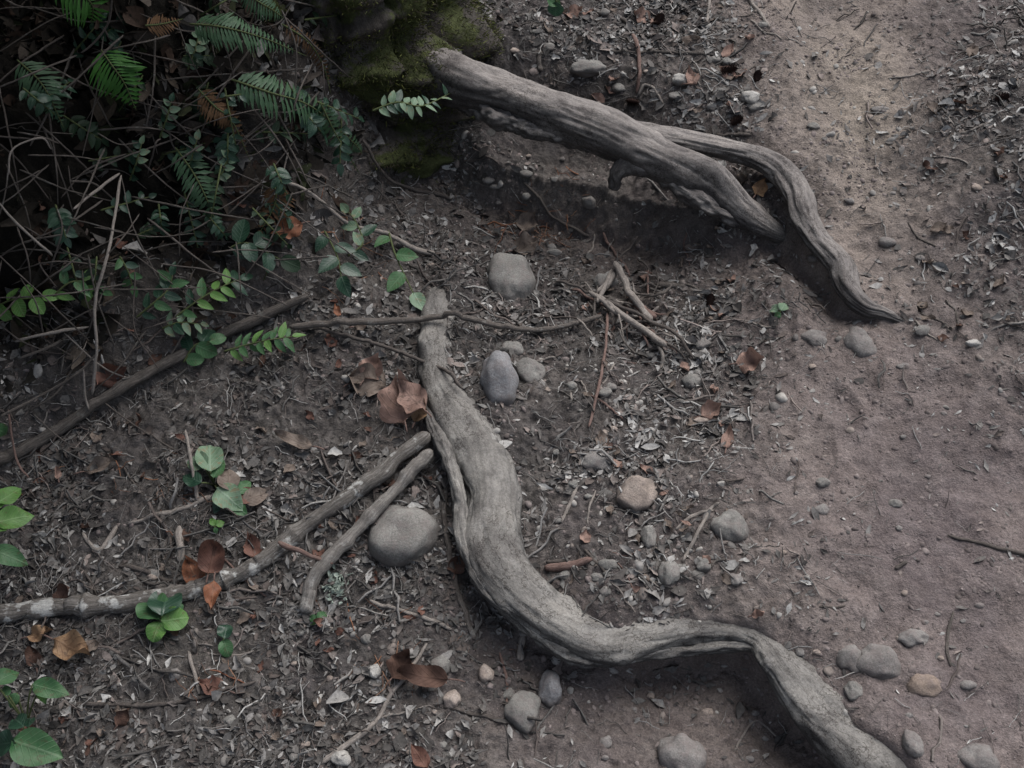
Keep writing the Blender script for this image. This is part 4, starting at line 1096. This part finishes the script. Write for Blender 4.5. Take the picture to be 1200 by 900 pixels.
# ------------------------------------------------------------------ ferns, sprigs, leaves
def face_n(p, k=.55):
    c = CAM - np.asarray(p); c /= np.linalg.norm(c)
    n = k * c + (1 - k) * np.array([0, 0, 1.]); return n / np.linalg.norm(n)


def fern(pts, wid, npin, mat, label, seed=1, group=None, start=.05, roll=0.):
    """pts (px,py,lift) from base to tip; wid = half width in pixels"""
    W_ = np.array([hit(a, b, c) for a, b, c in pts])
    n = npin + 3
    P = catmull(W_, n * 2)
    T = np.gradient(P, axis=0); T /= np.linalg.norm(T, axis=1, keepdims=True)
    s = scale_at(W_.mean(0)); th = empty('fern', W_[0])
    V, F, tc = sweep(P, np.linspace(1.6, .5, len(P)) * s * .8, 6, 1, .02, .02)
    MB().add(V, F, tc).build('stalk', M['stem'], th)
    mb = MB(); r = np.random.default_rng(seed)
    gap = np.sum(np.linalg.norm(np.diff(P, axis=0), axis=1)) / npin
    for i in range(npin):
        u = start + (1 - start) * (i + .5) / npin
        k = int(u * (len(P) - 1)); p = P[k]; t_ = T[k]; nn = face_n(p, .6)
        nn = nn - np.dot(nn, t_) * t_; nn /= np.linalg.norm(nn); sd = np.cross(nn, t_)
        prof = math.sin(math.pi * min(1, (u * .92 + .18)) ** .9) if u < .4 else (1 - ((u - .4) / .6) ** 1.35) * .98
        prof = max(prof, .06)
        for sg in (-1, 1):
            d = sd * sg + t_ * (.45 + .2 * u) + nn * (-.12 + roll * sg) + r.normal(0, .05, 3)
            ln = wid * s * prof * r.uniform(.9, 1.08)
            v, f, c = leaf_V(p, d, nn, ln, min(ln * .24, gap * .62) + wid * s * .02, .2, .18 + r.uniform(0, .12), nu=7, shape='lance', seed=i)
            # toothed margin
            v = v.reshape(7, 5, 3); mid = v[:, 2:3]; sc = np.array([1, 1.15, .8, 1.15, .8, 1.1, 1.])[:, None, None]; v = (mid + (v - mid) * sc).reshape(-1, 3)
            mb.add(v, f, c)
    mb.build('frond', M[mat], th)
    return setp(th, label, 'fern', group)


fern([(118, 58, .16), (130, 75, .17), (146, 98, .15), (160, 130, .10)], 40, 16, 'fern', 'bright green fern tip hanging alone in the dark upper left', 1)
fern([(62, -26, .2), (90, -10, .2), (108, 6, .17), (107, 28, .12)], 42, 15, 'fern', 'bright green fern cut by the top left edge', 2)
fern([(222, 28, .12), (262, 32, .15), (310, 45, .13), (360, 66, .08)], 28, 30, 'fern_blue', 'long green fern frond arching over the upper bank', 3)
fern([(285, -14, .12), (300, 0, .13), (320, 12, .12), (336, 24, .08)], 22, 18, 'fern_blue', 'small green fern frond at the top edge by the tree', 4)
fern([(268, 92, .10), (315, 108, .14), (365, 125, .12), (412, 165, .06), (425, 180, .03)], 32, 34, 'fern_blue', 'long dull green frond drooping toward the hollow', 5)
fern([(232, 104, .08), (252, 125, .10), (272, 142, .09), (294, 190, .04)], 22, 22, 'fern_dead', 'withered brown fern frond in the bank middle', 6)
fern([(330, 28, .06), (360, 48, .07), (378, 75, .06), (388, 110, .03)], 14, 22, 'fern_dead', 'narrow dry brown frond edging the mossy tree', 7)
fern([(205, 172, .06), (228, 205, .08), (245, 240, .07), (262, 285, .03)], 26, 20, 'fern_blue', 'shadowy green frond below the withered one', 8)
fern([(322, 215, .04), (322, 240, .05), (300, 280, .03)], 26, 14, 'fern_dead', 'crumpled dry frond low on the bank', 9)
fern([(375, 120, .16), (395, 160, .13), (422, 205, .04)], 18, 16, 'fern_blue', 'short fern frond beside the mossy tree foot', 10)
fern([(170, 30, .1), (190, 28, .12), (215, 22, .08)], 18, 14, 'fern_dead', 'small brownish frond near the top left', 11)
fern([(20, 70, .1), (50, 100, .12), (75, 150, .08)], 30, 18, 'fern_blue', 'dim green frond at the far upper left', 12)


def petiole(mb, a, b, r_):
    m = 6; u = np.linspace(0, 1, m)[:, None]
    Q = a * (1 - u) + b * u; Q[:, 2] += .1 * np.linalg.norm(b - a) * np.sin(u[:, 0] * math.pi)
    v, f, t_ = sweep(Q, np.full(m, r_), 5, 1, 0, 0); mb.add(v, f, t_)


def sprig(pts, n, ll, lw, mats, label, seed=1, group=None, alt=True, shape='ovate', stemmat='stem', spread=1.0, name='shrub_sprig', cat='plant', each=True, tipleaf=True):
    W_ = np.array([hit(a, b, c) for a, b, c in pts]); P = catmull(W_, 40)
    T = np.gradient(P, axis=0); T /= np.linalg.norm(T, axis=1, keepdims=True) + 1e-9
    s = scale_at(W_.mean(0)); th = empty(name, W_[0]); r = np.random.default_rng(seed)
    mb = MB(); v, f, t_ = sweep(P, np.linspace(1.7, .8, 40) * s * .8, 6, 1, .05, .05); mb.add(v, f, t_); mb.build('stem', M[stemmat], th)
    one = MB()
    for i in range(n):
        u = .12 + .86 * i / max(1, n - 1); k = int(u * 39); p = P[k]; t = T[k]
        nn = face_n(p, .5) + r.normal(0, .22, 3); nn -= np.dot(nn, t) * t; nn /= np.linalg.norm(nn); sd = np.cross(nn, t)
        sg = 1 if i % 2 else -1
        if i == n - 1 and tipleaf: d = t + .1 * sd
        else: d = sd * sg * spread + t * .55 + nn * r.uniform(-.1, .25)
        L_ = ll * s * r.uniform(.8, 1.1) * (1 - .25 * abs(u - .5))
        v, f, c = leaf_V(p, d, nn, L_, L_ * lw, .25, r.uniform(.05, .35), 9, shape, 0, .05, seed + i)
        if each:
            MB().add(v, f, c).build('leaf', M[mats[int(r.integers(0, len(mats)))]], th)
        else:
            one.add(v, f, c)
    if not each: one.build('leaves', M[mats[0]], th)
    return setp(th, label, cat, group)


# glossy shrub around (150..350, 300..420)
sprig([(205, 372, .06), (235, 350, .09), (262, 335, .10), (283, 327, .09)], 11, 26, .42, ['leaf_mid', 'leaf_bright', 'leaf_dark'], 'glossy leaf sprig with a bright yellow green tip', 1)
sprig([(262, 412, .04), (290, 404, .06), (318, 398, .06), (344, 394, .05)], 15, 23, .4, ['leaf_mid', 'leaf_mid', 'leaf_bright'], 'low leaf sprig pointing right over the fallen branch', 2)
sprig([(160, 372, .06), (180, 355, .09), (198, 338, .10), (202, 322, .10)], 9, 24, .5, ['leaf_dark', 'leaf_dark', 'leaf_mid'], 'dark glossy sprig pointing up in the bank shrub', 3)
sprig([(190, 385, .05), (210, 378, .07), (236, 380, .06)], 8, 20, .5, ['leaf_dark', 'leaf_greygreen'], 'short sprig with pale backed leaves in the bank shrub', 4)
sprig([(215, 425, .03), (228, 405, .05), (246, 400, .05)], 5, 30, .75, ['leaf_dark', 'leaf_mid'], 'broad round leaves at the bottom of the bank shrub', 5, shape='round')
sprig([(140, 300, .06), (150, 318, .08), (155, 335, .07)], 6, 18, .5, ['leaf_mid', 'leaf_dark'], 'small leaf sprig above the glossy shrub', 6)
sprig([(60, 350, .06), (80, 332, .09), (100, 330, .09), (115, 338, .08)], 6, 28, .45, ['leaf_mid', 'leaf_bright'], 'leaf cluster hanging on the pale knotted stem', 7)
sprig([(-8, 362, .07), (12, 352, .08), (30, 350, .08), (50, 348, .07)], 6, 26, .8, ['leaf_bright', 'leaf_bright', 'leaf_mid'], 'rounded bright leaves at the left edge by the bank', 8, shape='round')
sprig([(436, 130, .27), (465, 120, .29), (495, 124, .28), (530, 108, .26)], 19, 18, .5, ['leaf_greygreen', 'leaf_dark', 'leaf_greygreen'], 'pale green leaf sprig in front of the mossy tree', 9)
sprig([(408, 300, .03), (425, 285, .05), (418, 262, .06), (408, 248, .06)], 6, 24, .6, ['leaf_dark', 'leaf_dark', 'leaf_greygreen'], 'dark leaf sprig with a light top leaf at the bank edge', 10)
sprig([(380, 270, .03), (395, 300, .05), (400, 325, .03)], 5, 32, .6, ['leaf_dark'], 'large dark leaves drooping below the dark leaf sprig', 11)
sprig([(455, 270, .03), (462, 295, .05), (472, 318, .03), (485, 345, .01)], 4, 30, .65, ['leaf_greygreen', 'leaf_mid'], 'two grey green leaves hanging left of the dusty stone', 12)
sprig([(270, 290, .06), (290, 285, .07), (330, 305, .06)], 6, 32, .75, ['leaf_shade', 'leaf_dark', 'leaf_shade'], 'shaded broad leaves above the fallen branch', 13, shape='round')
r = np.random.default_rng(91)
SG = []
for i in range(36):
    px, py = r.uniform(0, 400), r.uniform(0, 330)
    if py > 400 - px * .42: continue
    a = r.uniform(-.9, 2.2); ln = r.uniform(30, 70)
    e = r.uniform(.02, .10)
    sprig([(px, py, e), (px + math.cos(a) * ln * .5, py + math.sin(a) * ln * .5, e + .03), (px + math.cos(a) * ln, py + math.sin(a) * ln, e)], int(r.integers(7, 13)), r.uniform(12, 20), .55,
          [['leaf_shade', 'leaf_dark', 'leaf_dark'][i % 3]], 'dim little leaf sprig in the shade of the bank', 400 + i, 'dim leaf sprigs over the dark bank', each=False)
for (px, py, lb) in [(195, 140, 'pale blue green leaf sprig in the middle of the dark bank'), (225, 185, 'blue green leaf sprig below the hanging fern'), (265, 190, 'small blue green rosette right of the other sprigs'), (228, 60, 'single round leaf sprig under the long fern frond'), (160, 190, 'tiny blue green sprig left of the bank middle')]:
    sprig([(px - 8, py + 22, .05), (px, py, .07), (px + 6, py - 22, .07)], 9, 15, .6, ['leaf_dark', 'leaf_greygreen'], lb, px)


def leafplant(base, tips, mat, label, seed=1, name='seedling', shape='ovate', w=.75):
    """separate large leaves: tips = (base px, base py, tip px, tip py, lift[, mat])"""
    b = hit(*base); th = empty(name, b); s = scale_at(b)
    mb = MB(); r = np.random.default_rng(seed)
    for tp_ in tips:
        p = hit(tp_[0], tp_[1], tp_[4]); q = hit(tp_[2], tp_[3], tp_[4] * .85)
        petiole(mb, b, p, 1.1 * s)
        L_ = np.linalg.norm(q - p)
        v, f, c = leaf_V(p, q - p, face_n(p, .55) + r.normal(0, .1, 3), L_, L_ * w * r.uniform(.85, 1.1), .3, r.uniform(.1, .35), 15, shape, 0, .13, seed + len(str(tp_)))
        MB().add(v, f, c).build('leaf', M[tp_[5] if len(tp_) > 5 else mat], th)
    mb.build('stem', M['stem'], th)
    return setp(th, label, 'plant')


leafplant((186, 735, 0), [(188, 726, 170, 698, .035), (190, 722, 197, 688, .04, 'leaf_dark'), (189, 728, 222, 722, .035, 'leaf_bright'), (187, 728, 178, 753, .03, 'leaf_bright'), (192, 718, 215, 705, .03, 'leaf_mid')], 'leaf_mid', 'seedling of three bright round leaves in front of the lichened stick', 3, w=.95, shape='round')
leafplant((262, 755, 0), [(262, 748, 266, 730, .02, 'leaf_dark'), (262, 750, 268, 770, .02, 'leaf_mid')], 'leaf_mid', 'tiny two leaf seedling right of the three-leaf one', 5, w=1., shape='round')
leafplant((-5, 625, 0), [(-4, 590, 28, 568, .1), (-6, 612, 42, 600, .1, 'leaf_bright'), (-8, 645, 34, 660, .09, 'leaf_mid'), (-10, 600, -4, 570, .1), (-4, 625, 10, 610, .1)], 'leaf_bright', 'bright green leaves reaching in at the left edge', 7, w=.62)
leafplant((-5, 520, 0), [(-8, 500, 12, 512, .08)], 'leaf_mid', 'single leaf tip at the left edge beside the fallen branch', 8)
leafplant((32, 850, 0), [(-6, 800, 26, 782, .08), (38, 802, 80, 812, .07, 'leaf_mid'), (48, 806, 52, 824, .06, 'leaf_bright'), (10, 815, 4, 800, .06), (20, 812, 10, 832, .05)], 'leaf_mid', 'green leaf cluster at the left edge above the corner', 9, w=.6)
leafplant((30, 880, 0), [(14, 868, 74, 888, .07, 'leaf_mid'), (28, 852, 10, 836, .07, 'leaf_dark'), (18, 870, -14, 872, .07, 'leaf_dark'), (34, 852, 34, 836, .05, 'leaf_dark')], 'leaf_dark', 'broad darker leaves in the bottom left corner', 10, w=.75)
leafplant((252, 570, 0), [(246, 552, 245, 514, .05), (254, 572, 284, 596, .035), (236, 566, 212, 556, .04, 'leaf_dark'), (270, 590, 290, 602, .02, 'leaf_mid'), (262, 562, 285, 565, .03, 'leaf_dark'), (240, 548, 222, 532, .04), (268, 575, 268, 545, .035, 'dead_grey'), (276, 582, 306, 580, .025, 'dead_red'), (262, 582, 250, 600, .02, 'leaf_dark'), (285, 588, 318, 572, .02, 'dead_grey'), (278, 578, 296, 560, .03, 'leaf_mid'), (250, 560, 262, 536, .045, 'leaf_mid')], 'leaf_greygreen', 'torn grey green leaves with brown blotches in the left litter', 11, w=.7)
leafplant((252, 620, 0), [(252, 616, 246, 606, .02, 'leaf_bright'), (253, 616, 264, 610, .02, 'leaf_bright'), (252, 618, 254, 626, .02, 'leaf_mid')], 'leaf_bright', 'tiny bright sprout below the torn grey green leaves', 12)
leafplant((645, -30, 0.0), [(640, -4, 658, 6, .25, 'leaf_mid'), (652, 2, 650, 24, .24, 'leaf_dark')], 'leaf_mid', 'two leaves dangling in at the top edge left of center', 13, name='hanging_leaves', w=.8)
leafplant((915, 365, 0), [(912, 364, 900, 358, .012, 'leaf_greygreen'), (915, 364, 922, 352, .012, 'leaf_greygreen'), (914, 366, 908, 374, .01, 'leaf_mid')], 'leaf_mid', 'tiny yellowish sprout at the litter edge by the forked root', 14)
leafplant((372, 728, 0), [(372, 726, 360, 722, .012, 'leaf_mid'), (372, 726, 385, 716, .012, 'leaf_mid'), (370, 727, 362, 732, .01, 'leaf_bright')], 'leaf_mid', 'mossy green shoot at the foot of the brown stick', 15)


def dead_leaf(px, py, hw, ang, mat, label, seed, lift=.012, shape='maple', w=.9, stand=.0, curl=.35, stalk=True):
    a = math.radians(ang)
    p = hit(px - math.cos(a) * hw, py + math.sin(a) * hw * .8, lift); q = hit(px + math.cos(a) * hw, py - math.sin(a) * hw * .8, lift)
    q = q + np.array([0, 0, stand]); L_ = np.linalg.norm(q - p)
    n = gnorm(np.array([p[0]]), np.array([p[1]]), .03)[0] * (1 - .35) + face_n(p, 1.) * .35
    v, f, c = leaf_V(p, q - p, n, L_, L_ * w, -.1, -.08, 19, shape, curl * 1.5, .42, seed)
    th = MB().add(v, f, c)
    base = p
    e = empty('dead_leaf', base)
    th.build('blade', M[mat], e)
    if stalk:
        mb = MB(); s = scale_at(p)
        d = (p - q) / L_; end = p + d * L_ * .35; end[2] = max(end[2], float(gz(end[0], end[1])) + .003)
        petiole(mb, p, end, 1.0 * s); mb.build('stalk', M['stick_red'], e)
    return setp(e, label, 'leaf')


DL = [(484, 468, 20, 130, 'dead_pink', 'curled half of the big pinkish leaf folded over the root side', 51, .045, 'maple', .7),
      (420, 442, 14, 40, 'dead_grey', 'pale grey curled leaf left of the dull pink fragment', 52, .015, 'maple', .6),
      (470, 474, 24, 100, 'dead_pink', 'big pinkish brown dead leaf against the side of the root', 1, .035, 'maple', 1.0),
      (492, 482, 16, 70, 'dead_tan', 'folded tan leaf tucked behind the big pinkish one', 2, .03, 'ovate', .7),
      (435, 434, 16, 60, 'dead_pink', 'dull pink leaf fragment left of the buried root top', 3, .015, 'maple', .8),
      (430, 448, 22, 160, 'dead_grey', 'grey crumpled leaf under the dull pink fragment', 4, .006, 'maple', .7),
      (248, 655, 22, 80, 'dead_red', 'upright dark red round dead leaf by the lichened stick', 5, .04, 'round', .95),
      (226, 670, 18, 110, 'dead_orange', 'rust colored leaf left of the upright red one', 6, .02, 'ovate', .8),
      (249, 698, 21, 265, 'dead_orange', 'bright orange narrow leaf hanging over the lichened stick', 7, .045, 'ovate', .55),
      (85, 760, 25, 330, 'dead_tan', 'shiny tan curled leaf below the left end of the lichened stick', 8, .02, 'ovate', .65),
      (48, 742, 15, 20, 'dead_tan', 'brown leaf partly under the left end of the lichened stick', 9, .012, 'ovate', .7),
      (74, 698, 14, 60, 'dead_dark', 'brown round leaf just behind the white bark', 10, .015, 'round', .9),
      (40, 770, 14, 100, 'dead_dark', 'dark purple brown leaf left of the shiny tan one', 11, .01, 'ovate', .8),
      (880, 424, 16, 10, 'dead_pink', 'pale pink crumpled leaf at the edge of the gully litter', 12, .012, 'maple', .85),
      (833, 482, 14, 30, 'dead_pink', 'small pink leaf above the brown sliver', 13, .008, 'maple', .7),
      (853, 516, 12, 80, 'dead_pink', 'narrow pink leaf strip at the path side of the gully', 14, .005, 'ovate', .5),
      (495, 792, 30, 170, 'dead_dark', 'dark curled leaf forming a small arch in the lower litter', 15, .03, 'ovate', .45),
      (470, 780, 20, 60, 'dead_dark', 'dark brown leaf above the small arch leaf', 16, .015, 'maple', .8),
      (492, 888, 18, 120, 'dead_red', 'dark leaf standing at the bottom edge', 17, .02, 'ovate', .6),
      (535, 668 - 5, 12, 80, 'dead_dark', 'brown leaf pressed to the left side of the root', 18, .01, 'maple', .8),
      (618, 262, 12, 60, 'dead_grey', 'pale grey leaf in the hollow under the upper root', 19, .012, 'maple', .8),
      (614, 290, 14, 20, 'dead_grey', 'second pale grey leaf just above the dusty stone', 20, .01, 'maple', .8),
      (672, 15, 10, 10, 'dead_pink', 'pink leaf scrap at the top of the litter', 21, .008, 'maple', .8),
      (752, 20, 10, 160, 'dead_pink', 'small pink leaf near the top right of the litter', 22, .006, 'maple', .8),
      (890, 222, 9, 60, 'dead_tan', 'tan leaf inside the root fork', 23, .012, 'maple', .8),
      (870, 195 + 15, 8, 20, 'dead_grey', 'grey leaf inside the root fork next to the tan one', 24, .01, 'maple', .8),
      (130, 440, 20, 40, 'dead_red', 'dark red leaf rosette above the fallen branch', 25, .02, 'maple', .8),
      (118, 575 - 28, 20, 20, 'dead_grey', 'wide grey brown leaf below the fallen branch', 26, .01, 'ovate', .5),
      (345, 517, 22, 160, 'dead_grey', 'long curled grey leaf in the middle left litter', 27, .012, 'ovate', .35),
      (296, 642, 16, 100, 'dead_red', 'red brown leaf right of the upright red one', 28, .012, 'maple', .6),
      (68, 555, 8, 95, 'dead_pink', 'small pale pink leaf standing in the left litter', 29, .02, 'ovate', .5),
      (395, 365, 8, 100, 'dead_orange', 'little orange leaf at the start of the level twig', 30, .02, 'ovate', .5),
      (145, 830 + 10, 14, 60, 'dead_dark', 'brown leaf in the bottom left litter', 31, .008, 'maple', .7),
      (250, 805, 16, 160, 'dead_red', 'reddish crumbled leaf below the two leaf seedling', 32, .006, 'maple', .6),
      (424, 382, 9, 10, 'dead_grey', 'whitish leaf under the level twig', 33, .01, 'ovate', .7),
      (610, 560 + 200, 8, 10, 'dead_grey', 'grey leaf scrap under the root bend', 34, .005, 'maple', .6),
      (888, 718, 8, 30, 'dead_pink', 'curled pale leaf on top of the root corner', 35, .02, 'ovate', .7),
      (335, 268, 18, 200, 'dead_orange', 'rusty leaf low on the dark bank', 36, .04, 'maple', .6)]
for a in DL:
    dead_leaf(*a[:7], lift=a[7], shape=a[8], w=a[9])
# medium dead leaves one could count
r = np.random.default_rng(55)
for (x0, x1, y0, y1), cnt, mts, lb in [((20, 500, 480, 880), 75, ['dead_dark', 'dead_grey', 'dead_grey', 'dead_red'], 'small crumpled brown leaf on the lower left floor'), ((660, 860, 260, 700), 50, ['dead_grey', 'dead_grey', 'dead_pink'], 'small crumpled grey leaf in the gully litter'),
                                       ((600, 880, 0, 130), 26, ['dead_grey', 'dead_pink'], 'small crumpled leaf in the litter above the upper root'), ((1080, 1195, 60, 400), 24, ['dead_grey', 'dead_grey', 'dead_dark'], 'small crumpled leaf in the litter right of the trail'),
                                       ((30, 400, 180, 430), 40, ['dead_dark', 'dead_dark', 'dead_red'], 'small dark dead leaf caught on the bank')]:
    for i in range(cnt):
        px, py = r.uniform(x0, x1), r.uniform(y0, y1); hw = r.uniform(5, 11); a = r.uniform(0, 6.28)
        p = hit(px, py, .006); L_ = 2 * hw * scale_at(p)
        d = np.array([math.cos(a), math.sin(a), r.uniform(-.1, .3)])
        n = gnorm(np.array([p[0]]), np.array([p[1]]), .02)[0] + r.normal(0, .25, 3)
        v, f, c = leaf_V(p - d * L_ / 2, d, n, L_, L_ * r.uniform(.35, .7), -.2, -.1, 9, ['ovate', 'maple'][i % 2], .4, .35, i)
        MB().add(v, f, c).build('dead_leaf', M[mts[int(r.integers(0, len(mts)))]])
        o = C.objects[-1]
        setp(o, lb, 'leaf', lb.replace('leaf', 'leaves', 1))


# ------------------------------------------------------------------ cones and lichen
def cone(px, py, hw, label, seed, ax=(1, .3, .1)):
    p = hit(px, py, 0); s = scale_at(p); L_ = hw * 2 * s; ax = np.array(ax) / np.linalg.norm(ax)
    th = empty('conifer_cone', p); c0 = p + np.array([0, 0, hw * .55 * s]) - ax * L_ / 2
    up_ = np.array([0, 0, 1.]); a1 = np.cross(ax, up_); a1 /= np.linalg.norm(a1); a2 = np.cross(ax, a1)
    mb = MB(); r = np.random.default_rng(seed)
    u = np.linspace(0, 1, 10); P = c0 + ax * L_ * u[:, None]
    v, f, t_ = sweep(P, np.sin(math.pi * (u * .85 + .1)) * hw * .35 * s, 10, 1, .05, .05); MB().add(v, f, t_).build('core', M['cone'], th)
    for i in range(60):
        u = (i + .5) / 60; an = i * 2.399
        rad_ = a1 * math.cos(an) + a2 * math.sin(an)
        o = c0 + ax * L_ * u + rad_ * hw * .2 * s
        v, f, c = leaf_V(o, rad_ + ax * .55, ax - rad_ * .4, hw * s * .55 * (math.sin(math.pi * (u * .8 + .15))), hw * s * .4, .1, .1, 5, 'round', 0, .05, i)
        mb.add(v, f, c)
    mb.build('scales', M['cone'], th)
    return setp(th, label, 'cone')


cone(853, 86, 10, 'left of the two dark cones above the root fork', 1)
cone(887, 93, 8, 'right of the two dark cones, smaller, near the trail', 2, (.3, 1, .2))
cone(741, 123, 9, 'dark red brown cone touching the upper root', 3, (1, -.4, .1))
cone(772, 27, 9, 'blackish cone at the top of the litter', 4, (.6, 1, .1))
cone(862, 145, 9, 'dark cone nearest the root fork', 5, (1, .7, .1))
cone(832, 356, 9, 'dark cone in the leaf scraps right of the twig pile', 6, (.2, 1, .1))
cone(1172, 118, 9, 'dark cone in the litter at the right edge', 7, (1, .2, .1))
p0 = hit(392, 690, .0); th = empty('lichen_clump', p0); mb = MB(); r = np.random.default_rng(3); s = scale_at(p0)
for i in range(70):
    o = p0 + np.array([r.normal(0, 6 * s), r.normal(0, 8 * s), .004 + abs(r.normal(0, .006))]); d = r.normal(0, 1, 3); d[2] = abs(d[2]) * .8
    v, f, c = leaf_V(o, d, r.normal(0, 1, 3), r.uniform(7, 13) * s, r.uniform(2, 4) * s, .2, .5, 7, 'maple', .5, .5, i); mb.add(v, f, c)
mb.build('frills', M['lichen'], th)
setp(th, 'pale grey green frilly lichen beside the brown stick', 'lichen')

# ------------------------------------------------------------------ light, world, camera
sc = bpy.context.scene
w = bpy.data.worlds.new('World'); sc.world = w; w.use_nodes = True
nt = w.node_tree; bg = nt.nodes['Background']
sky = nt.nodes.new('ShaderNodeTexSky'); sky.sky_type = 'NISHITA'; sky.sun_disc = False
SUN_EL, SUN_AZ = math.radians(58), math.radians(35)     # azimuth clockwise from +Y
sky.sun_elevation = SUN_EL; sky.sun_rotation = SUN_AZ; sky.dust_density = 4; sky.ozone_density = .5; sky.air_density = 1.0
hs = nt.nodes.new('ShaderNodeHueSaturation'); hs.inputs['Saturation'].default_value = .6
nt.links.new(sky.outputs[0], hs.inputs['Color']); nt.links.new(hs.outputs[0], bg.inputs[0]); bg.inputs[1].default_value = .15
sl = bpy.data.lights.new('sun', 'SUN'); sl.energy = 3.7; sl.angle = math.radians(60); sl.color = (1, .99, .985)
so = bpy.data.objects.new('sun', sl); C.objects.link(so)
sdir = Vector((math.sin(SUN_AZ) * math.cos(SUN_EL), math.cos(SUN_AZ) * math.cos(SUN_EL), math.sin(SUN_EL)))
so.rotation_euler = sdir.to_track_quat('Z', 'Y').to_euler(); so.location = (2, 4, 6)

cam = bpy.data.cameras.new('camera'); cam.sensor_width = 36; cam.lens = 18 / math.tan(HFOV / 2); cam.clip_start = .05; cam.clip_end = 500
co = bpy.data.objects.new('camera', cam); C.objects.link(co); co.location = CAM; co.rotation_euler = (math.pi / 2 - PITCH, 0, 0)
sc.camera = co
sc.view_settings.view_transform = 'Standard'; sc.view_settings.look = 'None'; sc.view_settings.exposure = 0; sc.view_settings.gamma = 1
sc.cycles.use_denoising = True
sc.cycles.max_bounces = 6
